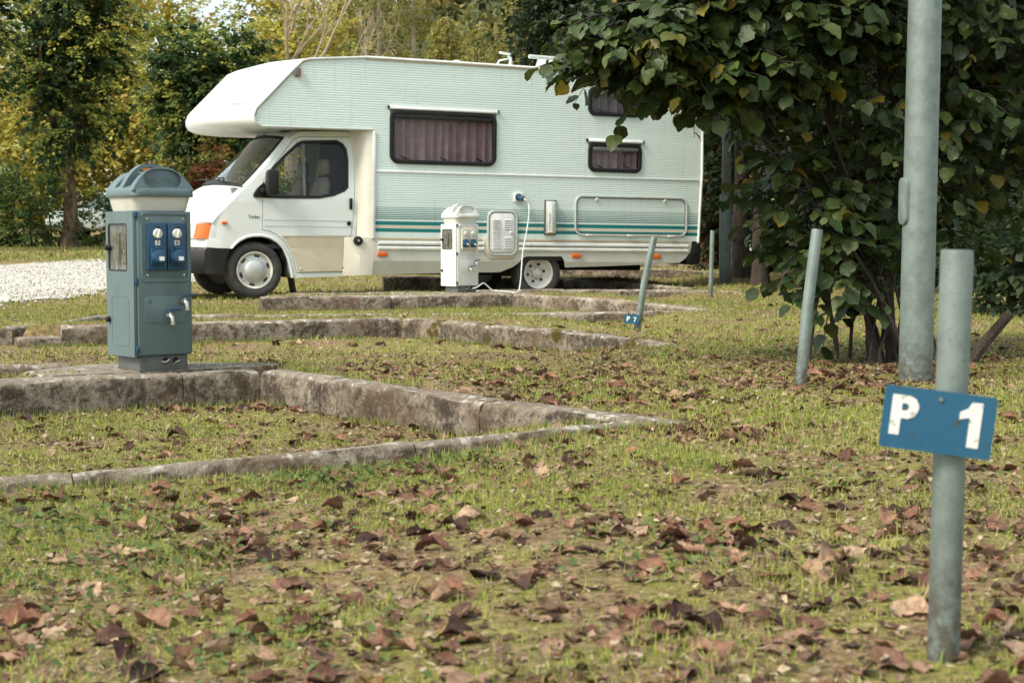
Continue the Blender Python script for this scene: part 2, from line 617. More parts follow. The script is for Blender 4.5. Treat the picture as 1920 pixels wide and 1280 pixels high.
m, t, p = nodes('turf_soil')
p.inputs['Roughness'].default_value = 0.95
p.inputs['Specular IOR Level'].default_value = 0.1
n1 = noise_node(t, 1.1, 6, 0.6)
n2 = noise_node(t, 38, 6, 0.7)
n3 = noise_node(t, 150, 4, 0.7)
n4 = noise_node(t, 5, 5, 0.65)
soil = mixc(t, rng(t, n2, 0.35, 0.65), (0.14, 0.088, 0.050), (0.32, 0.225, 0.135))
turf = mixc(t, rng(t, n2, 0.35, 0.68), (0.15, 0.155, 0.035), (0.33, 0.30, 0.095))
f = rng(t, math_(t, 'ADD', math_(t, 'MULTIPLY', n1, 0.5), math_(t, 'MULTIPLY', n4, 0.5)), 0.42, 0.56)
c = mixc(t, f, turf, soil)
c = mixc(t, rng(t, n3, 0.55, 0.75, 0, 0.6), c, (0.05, 0.035, 0.02))
t.links.new(c, p.inputs['Base Color'])
bump(t, p, math_(t, 'ADD', n2, math_(t, 'MULTIPLY', n3, 0.5)), 0.8, 0.02)
M['ground'] = m
tag(link_mesh('ground', gme, m), kind='structure')

# pale gravel track, passing behind the pitches on the left
M['gravel'] = pm('white_gravel', (0.47, 0.45, 0.415), 0.9, col2=(0.24, 0.21, 0.17), nscale=5.0, lo=0.5, hi=0.72, bmp=0.6, bscale=30, bdist=0.02)
near_e = [(-5.9, 12.0), (-5.6, 14.5), (-5.45, 17), (-5.3, 21), (-4.2, 26), (-1, 31), (8, 36)]
far_e = [(-60, 12.5), (-34, 22), (-9.4, 29.5), (-8.4, 33.0), (-4, 36.5), (0, 38), (8, 41)]
rows = []
NS = 150
for s in np.linspace(0, 1, NS):
    a = np.array([np.interp(s, np.linspace(0, 1, 7), [q[0] for q in near_e]), np.interp(s, np.linspace(0, 1, 7), [q[1] for q in near_e])])
    b = np.array([np.interp(s, np.linspace(0, 1, 7), [q[0] for q in far_e]), np.interp(s, np.linspace(0, 1, 7), [q[1] for q in far_e])])
    a[0] += (fbm(a[0] * 1.0, a[1] * 2.0, 1.0, 9, 3) - 0.5) * 1.4
    b[1] += (fbm(b[0], b[1], 0.7, 11, 3) - 0.5) * 0.7
    row = []
    for q in np.linspace(0, 1, 26) ** 1.4:
        x, y = a * (1 - q) + b * q
        row.append((x, y, float(gz(x, y)) + 0.012))
    rows.append(row)
tag(MB().grid(rows).build('gravel_road', M['gravel']), kind='structure')

ns_ = 14000
sx_ = RNG.uniform(-13, -4.6, ns_)
sy_ = RNG.uniform(14, 33, ns_)
ne_ = np.interp(sy_, [q[1] for q in near_e], [q[0] for q in near_e]) + RNG.normal(0, 0.25, ns_)
fe_ = np.interp(sx_, [q[0] for q in far_e], [q[1] for q in far_e])
ok_ = (sx_ < ne_ + 0.2) & (sy_ < fe_)
sx_, sy_ = sx_[ok_], sy_[ok_]
ns_ = len(sx_)
D_ = nrm(RNG.normal(size=(ns_, 3)) * np.array([1, 1, 0.3]))
X_, Y_, Z_ = frames(D_, np.array([0, 0, 1.0]) + RNG.normal(size=(ns_, 3)) * 0.3)
M['pebble'] = leaf_mat('gravel_stone', 0.9, 0.0, spec=0.2)
gsc = np.array([(0.58, 0.56, 0.52), (0.44, 0.41, 0.36), (0.30, 0.27, 0.23), (0.62, 0.61, 0.58)])[RNG.integers(0, 4, ns_)] * (0.8 + 0.3 * RNG.random((ns_, 1)))
tag(inst_mesh('gravel_stones', [(0.5, 0, 0), (-0.5, 0.1, 0), (0, 0.6, 0), (0.1, -0.55, 0), (0.05, 0, 0.4), (0, 0, -0.4)], [(0, 2, 4), (2, 1, 4), (1, 3, 4), (3, 0, 4), (2, 0, 5), (1, 2, 5), (3, 1, 5), (0, 3, 5)], np.stack([sx_, sy_, gz(sx_, sy_) + 0.018], -1), X_, Y_, Z_, RNG.uniform(0.012, 0.038, ns_), gsc, M['pebble']), 'loose pale stones lying on the gravel track', 'gravel', kind='stuff')

# ------------------------------------------------------------------ concrete kerbs
def concrete_mat(name, base, dark, lichen, moss=0.0):
    m, t, p = nodes(name)
    p.inputs['Roughness'].default_value = 0.92
    p.inputs['Specular IOR Level'].default_value = 0.2
    co = t.nodes.new('ShaderNodeNewGeometry')
    pos = co.outputs['Position']
    big = noise_node(t, 4.5, 8, 0.78, pos, dist=0.2)
    mid = noise_node(t, 26, 7, 0.8, pos)
    fine = noise_node(t, 90, 4, 0.7, pos)
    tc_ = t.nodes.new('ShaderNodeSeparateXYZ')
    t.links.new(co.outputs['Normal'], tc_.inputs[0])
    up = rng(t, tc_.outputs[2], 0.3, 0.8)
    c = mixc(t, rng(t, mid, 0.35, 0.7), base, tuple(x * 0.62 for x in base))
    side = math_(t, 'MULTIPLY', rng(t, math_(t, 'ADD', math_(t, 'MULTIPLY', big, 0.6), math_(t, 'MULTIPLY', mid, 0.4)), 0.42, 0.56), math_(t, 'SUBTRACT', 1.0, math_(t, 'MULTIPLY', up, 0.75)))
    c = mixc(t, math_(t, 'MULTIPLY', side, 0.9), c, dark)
    c = mixc(t, math_(t, 'MULTIPLY', rng(t, noise_node(t, 2.1, 5, 0.6, pos), 0.45, 0.65), 0.55), c, (0.17, 0.115, 0.07))
    li = rng(t, noise_node(t, 22, 5, 0.6, pos, dist=0.6), 0.54, 0.63)
    c = mixc(t, math_(t, 'MULTIPLY', li, math_(t, 'ADD', 0.12, math_(t, 'MULTIPLY', up, 0.8))), c, lichen)
    if moss:
        mo = rng(t, noise_node(t, 5, 5, 0.6, pos), 0.62 - moss * 0.2, 0.70 - moss * 0.2)
        c = mixc(t, mo, c, (0.085, 0.062, 0.012))
    c = mixc(t, rng(t, fine, 0.6, 0.75, 0, 0.5), c, tuple(x * 0.5 for x in base))
    t.links.new(c, p.inputs['Base Color'])
    bump(t, p, math_(t, 'ADD', math_(t, 'MULTIPLY', mid, 1.0), math_(t, 'MULTIPLY', fine, 0.6)), 1.0, 0.018)
    return m
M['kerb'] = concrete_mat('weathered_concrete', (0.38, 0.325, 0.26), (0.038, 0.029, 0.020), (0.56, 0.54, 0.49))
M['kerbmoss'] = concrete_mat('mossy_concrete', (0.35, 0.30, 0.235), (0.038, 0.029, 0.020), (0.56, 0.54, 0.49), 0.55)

def kerb(label, stones, width=0.13, side=1, cat='kerb'):
    """stones: [(x0, y0, ztop0, x1, y1, ztop1, mossy)] front line, width going away from the camera"""
    e = empty('concrete_kerb', (stones[0][0], stones[0][1], 0), label=label, cat=cat, group='concrete kerbs of the pitches')
    ox, oy = stones[0][0], stones[0][1]
    for x0, y0, t0, x1, y1, t1, mo in stones:
        L = math.hypot(x1 - x0, y1 - y0)
        d = Vector(((x1 - x0) / L, (y1 - y0) / L, 0))
        nb = Vector((-d.y, d.x, 0)) * side
        n = max(6, int(L / 0.045))
        gap = 0.0025
        rows = []
        sd_ = random.random() * 50
        for i in range(n + 1):
            s = gap + (L - 2 * gap) * i / n
            q = s / L
            zt = t0 * (1 - q) + t1 * q
            ex = min(i, n - i) / n
            rd = 0.006 if 0 < i < n else 0.0
            zb = -0.26
            cap = 0.005 if i in (0, n) else 0.0
            prof = [(0.0, zb), (0.0, zb * 0.4 + zt * 0.6 if zt > -0.05 else zb * 0.5 + zt * 0.5), (0.0, zt - 0.045), (0.004, zt - 0.018), (0.017, zt - 0.004), (width * 0.5, zt), (width - 0.015, zt - 0.003), (width, zt - 0.018), (width, zb)]
            row = []
            for j, (a, z) in enumerate(prof):
                w = 0.010 if 0 < j < 8 else 0
                ch = max(0.0, float(fbm(s * 3 + sd_, j * 0.5, 3.0, 2, 3)) - 0.55) * (0.04 if j in (2, 3, 4) else 0.012)
                a2 = a + (float(vnoise(s * 9 + sd_, j * 1.7, 1, 4)) - 0.5) * w + ch
                z2 = z + (float(vnoise(s * 7 + sd_, j * 1.3 + 9, 1, 6)) - 0.5) * w - (ch * 0.8 if j in (3, 4, 5) else 0) - (cap if 2 < j < 8 else 0)
                p = Vector((x0 - ox, y0 - oy, 0)) + d * s + nb * a2
                row.append((p.x, p.y, z2))
            rows.append(row)
        mb = MB().grid(rows)
        k = len(rows[0])
        mb.f.append(tuple(range(k)))
        mb.f.append(tuple((len(rows) - 1) * k + j for j in range(k)))
        mb.build('kerb_stone', M['kerbmoss'] if mo else M['kerb'], e, ang=50)
    return e

def along(P, Q, xs, tops, moss=()):
    out = []
    for i in range(len(xs) - 1):
        f0 = (xs[i] - P[0]) / (Q[0] - P[0])
        f1 = (xs[i + 1] - P[0]) / (Q[0] - P[0])
        out.append((xs[i], P[1] + (Q[1] - P[1]) * f0, tops[i], xs[i + 1], P[1] + (Q[1] - P[1]) * f1, tops[i + 1], i in moss))
    return out

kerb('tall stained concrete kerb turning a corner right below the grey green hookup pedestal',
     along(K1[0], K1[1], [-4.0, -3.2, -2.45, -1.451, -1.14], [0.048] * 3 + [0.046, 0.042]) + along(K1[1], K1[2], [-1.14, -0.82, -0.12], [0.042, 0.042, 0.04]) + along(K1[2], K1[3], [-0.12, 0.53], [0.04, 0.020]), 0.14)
kerb('low concrete edging nearest the camera, running up to the first tall kerb',
     along(LK0[0], LK0[1], [-2.4, -1.25, -0.3, 0.51], [-0.036, -0.029, 0.0, 0.028]), 0.065)
kerb('short concrete kerb behind the soil strip at the left picture edge',
     along((-3.0, 6.93), (-2.0, 7.47), [-3.0, -2.06], [0.05, 0.055]), 0.10)
kerb('mossy concrete kerb with a notched left end behind the grey green pedestal',
     along(K2[0], K2[1], [-3.22, -2.96], [-0.012, -0.012]) + along(K2[0], K2[1], [-2.96, -1.532, -0.80], [0.056, 0.056, 0.056]) + along(K2[1], K2[2], [-0.80, -0.605, -0.12, 0.35, 0.93], [0.056, 0.056, 0.054, 0.052, 0.012], (1, 2, 3)), 0.14)
kerb('low thin kerb line crossing in front of the white pedestal kerb',
     [(-3.30, 10.55, 0.045, -3.40, 12.0, 0.0, False), (-3.40, 12.0, 0.0, -3.42, 13.5, -0.022, False)] + along(LK2[0], LK2[1], [-3.42, -2.2, -1.0, 0.2, 1.0, 1.70], [-0.022, -0.02, -0.02, -0.012, -0.004, 0.0]), 0.09)
kerb('concrete kerb carrying the white hookup pedestal in front of the motorhome',
     along(K3[0], K3[1], [-2.42, -1.2, 0.0], [0.055] * 3) + along(K3[1], K3[2], [0.0, 0.45, 1.0, 1.65], [0.055, 0.055, 0.05, 0.012]), 0.14)
kerb('thin rear kerb of the island that carries the white pedestal',
     [(-2.36, 15.6, 0.05, -2.30, 16.3, 0.05, False)] + along((-2.30, 16.35), (-0.3, 17.15), [-2.30, -1.3, -0.3], [0.055, 0.055, 0.05]), 0.12)
kerb('low kerb just in front of the motorhome rear wheel',
     along((-0.45, 18.2), (2.7, 18.45), [-0.45, 0.6, 1.6, 2.7], [0.03, 0.035, 0.025, 0.01]), 0.10)
kerb('shaded kerb lying behind the motorhome under its rear half',
     along(K4[0], K4[1], [-1.71, -0.5, 0.7], [0.11, 0.09, 0.06]) + along(K4[1], K4[2], [0.7, 1.4, 2.2], [0.06, 0.045, 0.0]), 0.14)
kerb('far kerb seen between the rear wheel and the leaning P 7 post',
     along((0.5, 25.2), (3.3, 24.6), [0.5, 1.5, 2.4, 3.3], [0.14, 0.14, 0.13, 0.08]), 0.16)
kerb('farthest kerb below the black tail of the motorhome',
     along((2.3, 29.3), (5.0, 28.6), [2.3, 3.2, 4.1, 5.0], [0.27, 0.27, 0.26, 0.24]), 0.2)

# concrete pad that carries the near pedestal
padpts = [(-2.16, 7.02), (-1.98, 7.44), (-1.78, 7.55), (-1.16, 7.56), (-1.02, 7.40), (-1.24, 7.26), (-1.52, 7.08), (-1.98, 6.83)]
cx_, cy_ = -1.6, 7.2
rows = []
for q, z in ((1.0, -0.2), (1.0, 0.040), (0.97, 0.050), (0.5, 0.053), (0.02, 0.053)):
    rows.append([(cx_ + (x - cx_) * q, cy_ + (y - cy_) * q, z + random.uniform(-.003, .003) * (z > 0)) for x, y in padpts for _ in (0,)])
tag(MB().grid(rows, close=True).build('pavement_slab', M['kerb']), kind='structure')
padp2 = [(-1.25, 16.1), (-1.2, 16.7), (0.0, 17.0), (0.25, 16.6), (0.0, 16.42)]
rows = [[(-0.4 + (x + 0.4) * q, 16.6 + (y - 16.6) * q, z) for x, y in padp2] for q, z in ((1, -0.2), (1, 0.05), (0.97, 0.058), (0.02, 0.06))]
tag(MB().grid(rows, close=True).build('pavement_slab', M['kerb']), kind='structure')

# ------------------------------------------------------------------ hookup pedestals (local frame: front towards -Y, door on the -X side)
def tap(parent, x, z, side):
    """brass garden tap with a blue lever"""
    m = MB()
    m.tube([(x, -0.128, z), (x, -0.150, z)], [0.012, 0.010], 12)
    m.tube([(x, -0.148, z), (x, -0.168, z), (x + 0.002, -0.178, z - 0.007), (x + 0.003, -0.182, z - 0.030)], [0.010, 0.011, 0.010, 0.0085], 12)
    m.tube([(x + 0.003, -0.182, z - 0.027), (x + 0.003, -0.182, z - 0.038)], [0.0105, 0.0105], 12)
    m.tube([(x, -0.164, z), (x, -0.164, z + 0.020)], [0.008, 0.007], 10)
    b = m.build('tap', M['chrome'], parent)
    m = MB()
    m.tube([(x, -0.164, z + 0.016), (x, -0.164, z + 0.028)], 0.009, 10)
    m.tube([(x, -0.164, z + 0.025), (x + 0.020, -0.166, z + 0.030), (x + 0.052, -0.168, z + 0.029)], [0.005, 0.0045, 0.0055], 8)
    m.build('tap_lever', M['socketblue'], b)

def arch(w, h, n=18, pw=2.3):
    return [(-w / 2 + w * i / n, h * (1 - abs(2 * i / n - 1) ** pw)) for i in range(n + 1)]

def pedestal(loc, yaw, label, white=False, nums=('7', '8')):
    body = M['pedwhite'] if white else M['pedgrey']
    e = empty('hookup_pedestal', loc, (0, 0, yaw), label, 'power pedestal', 'hookup pedestals on the kerbs')
    a = 0.135           # half width
    # plinth with two cable hooks
    pl = MB()
    pl.box((0.006, 0.004, 0.032), (0.235, 0.225, 0.075))
    pl = pl.build('plinth', M['pedgrey2'], e, bevel=0.006)
    for x, tilt in ((0.012, 0.9), (0.062, -0.5)):
        h = MB()
        h.tube([(x - 0.018, -0.110, 0.030 + 0.012 * tilt), (x - 0.006, -0.124, 0.038), (x + 0.010, -0.124, 0.046 + 0.004 * tilt), (x + 0.018, -0.108, 0.048 + 0.010 * tilt)], 0.0045, 8)
        h.build('cable_hook', M['chrome'], pl)
        k = MB()
        k.lathe([(0.001, -0.1095), (0.014, -0.1095), (0.014, -0.107)], (x, 0, 0.044), 'Y', 14)
        k.build('cable_hole', M['dark'], pl)
    z0, z1 = 0.07, 0.705
    b = MB()
    b.box((0, 0.004, (z0 + z1) / 2), (0.262, 0.262, z1 - z0))
    b.build('cabinet', body, e, bevel=0.004)
    # front panel
    f = MB()
    f.box((0.002, -0.1315, (z0 + z1) / 2 + 0.002), (0.258, 0.012, z1 - z0 - 0.006))
    fp = f.build('front_panel', body, e, bevel=0.004)
    ring('panel_frame', rrect(-0.100, 0.108, 0.405, 0.688, 0.008), 0.012, -0.1425, -0.136, body, fp, 0.002)
    pb = MB()
    pb.prism(rrect(-0.092, 0.100, 0.416, 0.680, 0.01, 3), -0.141, -0.136)
    pb.build('mounting_plate', body if not white else M['beigeplate'], fp, bevel=0.0015)
    for x in (-0.083, 0.091):
        for z in (0.425, 0.671):
            MB().lathe([(0.005, -0.1445), (0.006, -0.143), (0.006, -0.139)], (x, 0, z), 'Y', 10).build('screw', M['chrome'], fp)
    # two socket units
    for k, xc in enumerate((-0.0425, 0.0505)):
        u = MB()
        u.prism(rrect(xc - 0.0445, xc + 0.0445, 0.446, 0.654, 0.004, 2), -0.160, -0.141)
        un = u.build('socket_unit', M['beigeplate'] if white else M['socketblue'], e, bevel=0.004)
        MB().lathe([(0.019, -0.171), (0.021, -0.168), (0.022, -0.159)], (xc, 0, 0.607), 'Y', 24).build('switch_knob', M['switch'], un)
        gr = MB()
        rot = Matrix.Rotation(math.radians(12 if not white else -35), 3, 'Y')
        gr.box((xc, -0.176, 0.607), (0.009, 0.013, 0.038), rot)
        gr.build('switch_grip', M['switch'], un, bevel=0.002)
        if not white:
            nb = MB()
            nb.prism(rrect(xc - 0.012, xc + 0.012, 0.556, 0.578, 0.001, 1), -0.1612, -0.1585)
            nb.build('number_label', M['paper'], un)
            text_mesh('number', nums[k], 0.022, M['ink'], un, Matrix.Translation((xc, -0.1616, 0.5665)) @ FACE_FRONT)
            MB().prism([(xc - 0.002, 0.640), (xc + 0.018, 0.634), (xc + 0.005, 0.628)], -0.1615, -0.1585).build('switch_arrow', M['ink'], un)
        cb = MB()
        cb.prism(rrect(xc - 0.035, xc + 0.035, 0.466, 0.545, 0.006, 3), -0.168, -0.159)
        cv_ = cb.build('socket_flange', M['socketblue'], un, bevel=0.003)
        sc = MB()
        rt = Matrix.Rotation(math.radians(-14), 3, 'X')
        sc.lathe([(0.024, -0.024), (0.030, -0.021), (0.032, -0.014), (0.033, -0.008), (0.036, -0.006), (0.036, 0.0)], (xc, -0.166, 0.504), 'Y', 24, rt)
        sc.build('socket_cap', M['socketblue'], un)
        lb = MB()
        lb.box((xc + 0.004, -0.1915, 0.498), (0.024, 0.003, 0.018), rt)
        lb.build('cap_label', M['paper'], un)
        hl = MB()
        hl.box((xc, -0.171, 0.543), (0.034, 0.014, 0.012))
        hl.build('cap_hinge', M['socketblue'], un, bevel=0.003)
    # tap panel
    tp = MB()
    tp.prism(rrect(-0.098, 0.100, 0.212, 0.332, 0.014), -0.1405, -0.136)
    tpo = tp.build('tap_panel', body, e, bevel=0.003)
    MB().lathe([(0.011, -0.1415), (0.0125, -0.1412), (0.0125, -0.139)], (-0.074, 0, 0.312), 'Y', 18).build('blank_plug', body, tpo)
    tap(e, 0.012, 0.245, 1)
    tap(e, 0.083, 0.306, 1)
    # side door with window, latches and hinges (outer face towards -X)
    xd = -0.1315
    dr = empty('door', (xd, 0, 0))
    dr.parent = e
    dr.rotation_euler = (0, 0, -PI / 2)        # local -Y of the door now points to -X of the pedestal
    hole = rrect(-0.120, 0.060, 0.447, 0.647, 0.012)
    dl = sheet('door_leaf', rrect(-0.150, 0.128, z0 - 0.004, z1, 0.004, 2), body, dr, holes=[hole], fmap=lambda u, w: (u, -0.012, w), thick=0.012)
    ring('window_seal', hole, 0.005, -0.0135, -0.009, M['black'], dr, 0.001)
    MB().prism(offset_poly(hole, 0.002), -0.0105, -0.0085).build('door_window', M['smoke'], dr)
    inn = MB()
    inn.box((-0.03, -0.003, 0.547), (0.176, 0.002, 0.196))
    inn.build('meter_board', M['meter'], dr)
    for (x, z, w, h, mt) in ((-0.05, 0.55, 0.02, 0.13, 'meter'), (-0.02, 0.54, 0.016, 0.14, 'dark'), (0.02, 0.53, 0.05, 0.02, 'dark'), (0.025, 0.53, 0.03, 0.016, 'paper'), (-0.055, 0.48, 0.014, 0.07, 'switch'), (0.03, 0.475, 0.035, 0.008, 'ink')):
        MB().box((x, -0.0045, z), (w, 0.003, h)).build('meter_detail', M[mt], dr)
    for z in (0.545, 0.225):
        MB().lathe([(0.009, -0.030), (0.012, -0.028), (0.012, -0.018), (0.014, -0.016), (0.014, -0.010)], (-0.128 + 0.008, 0, z), 'Y', 14).build('latch_knob', M['black'], dr)
    ring('pressed_outline', rrect(-0.095, 0.075, 0.115, 0.330, 0.02), 0.003, -0.0135, -0.011, body, dr, 0.001)
    for z in (0.10, 0.40, 0.69):
        MB().box((-0.1335, -0.137, z), (0.012, 0.014, 0.028)).build('hinge', M['socketblue'] if not white else M['black'], e, bevel=0.002)
    # lamp collar and cap
    c = MB()
    rows = []
    for hw, z in ((0.128, 0.706), (0.130, 0.712), (0.143, 0.775)):
        rows.append([(x, y + 0.004, z) for x, y in rrect(-hw, hw, -hw, hw, 0.04, 4)])
    c.grid(rows, close=True)
    c.build('lamp_collar', M['diffuser'] if not white else M['pedwhite'], e)
    cap = MB()
    rows = []
    for hw, z in ((0.150, 0.768), (0.152, 0.772), (0.150, 0.797), (0.146, 0.803), (0.10, 0.820), (0.05, 0.828), (0.004, 0.83)):
        rows.append([(x, y + 0.004, z) for x, y in rrect(-hw, hw, -hw, hw, min(0.035, hw * 0.9), 4)])
    cap.grid(rows, close=True)
    cp = cap.build('cap', body, e)
    zb = 0.796
    # front arch with an oval recess, middle handle arch with an opening, rear arch
    A = arch(0.296, 0.105)
    oval = [(0.092 * math.copysign(abs(math.cos(q)) ** 0.75, math.cos(q)), 0.046 + 0.037 * math.copysign(abs(math.sin(q)) ** 0.8, math.sin(q))) for q in np.linspace(0, 2 * PI, 28, endpoint=False)]
    oval = [(x, z + 0.012 * (1 - (x / 0.1) ** 2) * (z > 0.046)) for x, z in oval]
    fr = sheet('cap_front_arch', [(x, zb + z) for x, z in A], body, cp, holes=[[(x, zb + z) for x, z in oval][::-1]], fmap=lambda u, w: (u, -0.143 + (w - zb) * 0.22, w), thick=0.055, smooth=False)
    bk = MB().prism([(x, zb + z - 0.001) for x, z in arch(0.28, 0.100)], -0.112, -0.072)
    bk.build('arch_recess', body, cp, bevel=0.004)
    if not white:
        text_mesh('embossed_name', 'TALLYTEC', 0.030, body, cp, Matrix.Translation((0, -0.1125, zb + 0.043)) @ FACE_FRONT, 0.0012)
    Am = arch(0.286, 0.122)
    hl = [(0.072 * math.cos(q), 0.078 + 0.028 * math.sin(q) - 0.015 * math.cos(q) ** 2) for q in np.linspace(0, 2 * PI, 20, endpoint=False)]
    sheet('cap_handle_arch', [(x, zb + z) for x, z in Am], body, cp, holes=[[(x, zb + z) for x, z in hl][::-1]], fmap=lambda u, w: (u, -0.018 + (w - zb) * 0.05, w), thick=0.042, smooth=False)
    MB().prism([(x, zb + z) for x, z in arch(0.29, 0.09)], 0.085, 0.150).build('cap_rear_arch', body, cp, bevel=0.01, seg=3)
    return e

pedestal((-1.618, 7.17, 0.050), math.radians(38.5), 'grey green hookup pedestal with two blue sockets numbered 7 and 8, at the left')
pedestal((-0.535, 16.62, 0.060), math.radians(36), 'white hookup pedestal with beige socket plate in front of the motorhome side', True)

# ------------------------------------------------------------------ posts and signs
m, t, p = nodes('galvanised_steel')
co = t.nodes.new('ShaderNodeNewGeometry')
pos = co.outputs['Position']
sp = t.nodes.new('ShaderNodeSeparateXYZ')
t.links.new(pos, sp.inputs[0])
blot = noise_node(t, 14, 6, 0.65, pos)
fine = noise_node(t, 120, 4, 0.6, pos)
c = mixc(t, rng(t, blot, 0.35, 0.7), (0.205, 0.255, 0.240), (0.145, 0.182, 0.170))
c = mixc(t, rng(t, fine, 0.58, 0.70, 0, 0.6), c, (0.10, 0.11, 0.10))
grime = math_(t, 'MULTIPLY', rng(t, sp.outputs[2], 0.28, 0.0), rng(t, noise_node(t, 40, 6, 0.75, pos), 0.38, 0.58))
c = mixc(t, math_(t, 'MULTIPLY', grime, 0.8), c, (0.075, 0.055, 0.038))
t.links.new(c, p.inputs['Base Color'])
p.inputs['Metallic'].default_value = 0.35
p.inputs['Roughness'].default_value = 0.5
bump(t, p, fine, 0.15, 0.002)
M['galv'] = m

def post(base, top, r, label, name='marker_post', cat='post', group=None, n=20, cap=True):
    b, tt = Vector(base), Vector(top)
    e = MB()
    e.tube([Vector((0, 0, -0.15)), (tt - b) * 0.5, (tt - b) * 0.985, (tt - b)], [r, r, r, r * 0.96], n)
    o = e.build(name, M['galv'], None, bevel=0.0)
    o.location = b
    return tag(o, label, cat, group)

G = 'bare metal marker posts'
post((0.66, 2.42, 0.0), (0.671, 2.415, 0.628), 0.0245, 'short grey steel post carrying the blue P 1 plate in the right foreground', group=G)
post((1.22, 6.81, 0.0), (1.302, 6.84, 0.675), 0.0245, 'bare leaning steel post standing on the grass left of the tall lamp pole', group=G)
post((0.875, 11.41, 0.0), (1.015, 11.45, 0.635), 0.0245, 'leaning steel post with the small blue P 7 plate at its foot', group=G)
post((2.07, 16.70, 0.0), (2.09, 16.72, 0.70), 0.0235, 'thin upright steel post near the motorhome rear corner', group=G)

LP = empty('lamp_pole', (1.80, 7.12, 0), label='tall round galvanised lamp pole in front of the dark bush', cat='pole')
MB().tube([(0, 0, -0.2), (0.010, 0, 1.0), (0.022, 0, 2.2), (0.04, 0, 4.2)], [0.0745, 0.0735, 0.072, 0.068], 32).build('shaft', M['galv'], LP)
d_ = MB()
d_.prism(rrect(-0.037, 0.037, -0.105, 0.105, 0.03, 4), -0.010, 0.02)
dd = d_.build('access_door', M['galv'], LP, bevel=0.006)
dd.location = (-0.0665, -0.012, 0.80)
dd.rotation_euler = (0, 0, math.radians(-78))
SQ = empty('pole', (2.89, 21.72, 0), label='pale square steel pole behind the motorhome beside the tree trunks', cat='pole')
s_ = MB()
s_.box((0, 0, 0.55), (0.15, 0.15, 1.3))
s_.box((0.01, 0.0, 2.6), (0.115, 0.115, 3.0))
s_.build('shaft', M['galv'], SQ, bevel=0.012)

GL = {'P': ([(0, 0), (0, 1), (0.42, 1), (0.58, 0.93), (0.66, 0.78), (0.66, 0.66), (0.58, 0.5), (0.42, 0.42), (0.25, 0.42), (0.25, 0)],
            [(0.25, 0.62), (0.25, 0.80), (0.36, 0.80), (0.42, 0.75), (0.42, 0.67), (0.36, 0.62)]),
      '1': ([(0.22, 0), (0.22, 0.66), (0.0, 0.60), (0.0, 0.76), (0.16, 0.85), (0.24, 1.0), (0.47, 1.0), (0.47, 0)], None),
      '7': ([(0.12, 0), (0.20, 0.35), (0.36, 0.78), (0.0, 0.78), (0.0, 1), (0.62, 1), (0.62, 0.82), (0.44, 0.45), (0.36, 0)], None)}

def plate(loc, rot, w, h, chars, label, name='number_plate'):
    e = empty(name, loc, rot, label, 'sign')
    MB().prism(rrect(-w / 2, w / 2, -h / 2, h / 2, 0.005, 3), -0.002, 0.002).build('plate', M['signblue'], e)
    for ch, x, z, hh in chars:
        out, hole = GL[ch]
        sheet('letter', [(x + q[0] * hh, z + q[1] * hh) for q in out], M['signwhite'], e, holes=[[(x + q[0] * hh, z + q[1] * hh) for q in hole]] if hole else [], fmap=lambda u, v: (u, -0.0032, v), thick=0.0011, smooth=False)
    for x in (0.0,):
        MB().lathe([(0.003, -0.0045), (0.0038, -0.0035), (0.0038, -0.001)], (x, 0, h * 0.36), 'Y', 8).build('rivet', M['galv'], e)
    return e
plate((0.638, 2.384, 0.371), (0, math.radians(6.6), math.radians(-9)), 0.164, 0.094, [('P', -0.070, -0.026, 0.060), ('1', 0.030, -0.032, 0.068)], 'blue plate with white P 1 fixed to the foreground post')
plate((0.852, 11.375, 0.055), (0, math.radians(5), math.radians(-10)), 0.104, 0.068, [('P', -0.036, -0.018, 0.036), ('7', 0.012, -0.018, 0.034)], 'small blue plate with white P 7 leaning at the foot of a post')

# ------------------------------------------------------------------ motorhome (local frame: x to the rear from the front axle, y across to the far side, z up)
RV = empty('motorhome', (-2.91, 18.18, -0.075), (0, 0.012, math.radians(23.7)), 'white overcab motorhome with teal side stripes parked on the grass', 'motorhome')
BW = 2.15

# ribbed aluminium wall with the printed stripes
m, t, p = nodes('ribbed_wall')
tcn = t.nodes.new('ShaderNodeTexCoord')
spx = t.nodes.new('ShaderNodeSeparateXYZ')
t.links.new(tcn.outputs['Object'], spx.inputs[0])
zc = spx.outputs[2]
def band(a, b):
    return math_(t, 'MULTIPLY', math_(t, 'GREATER_THAN', zc, a), math_(t, 'LESS_THAN', zc, b))
base = mixc(t, rng(t, noise_node(t, 1.2, 6, 0.6, stretch=(0.4, 1, 2)), 0.35, 0.75), (0.645, 0.755, 0.725), (0.585, 0.685, 0.650))
drip = rng(t, noise_node(t, 7, 5, 0.65, stretch=(3, 1, 0.12)), 0.52, 0.8, 0, 0.42)
base = mixc(t, drip, base, (0.36, 0.37, 0.31))
fr_ = math_(t, 'FRACT', math_(t, 'DIVIDE', zc, 0.0222))
wd = rng(t, zc, 1.085, 0.93, 0.30, 0.62)
line = math_(t, 'MULTIPLY', math_(t, 'LESS_THAN', fr_, wd), band(0.925, 1.085))
c = mixc(t, math_(t, 'MULTIPLY', line, 0.95), base, (0.035, 0.145, 0.140))
teal = math_(t, 'ADD', band(0.862, 0.908), band(0.782, 0.826))
c = mixc(t, teal, c, (0.006, 0.165, 0.165))
c = mixc(t, band(0.832, 0.856), c, (0.60, 0.50, 0.36))
t.links.new(c, p.inputs['Base Color'])
p.inputs['Roughness'].default_value = 0.42
M['ribbed'] = m
M['fade'] = pm('faded_grey_print', (0.22, 0.25, 0.25), 0.5)

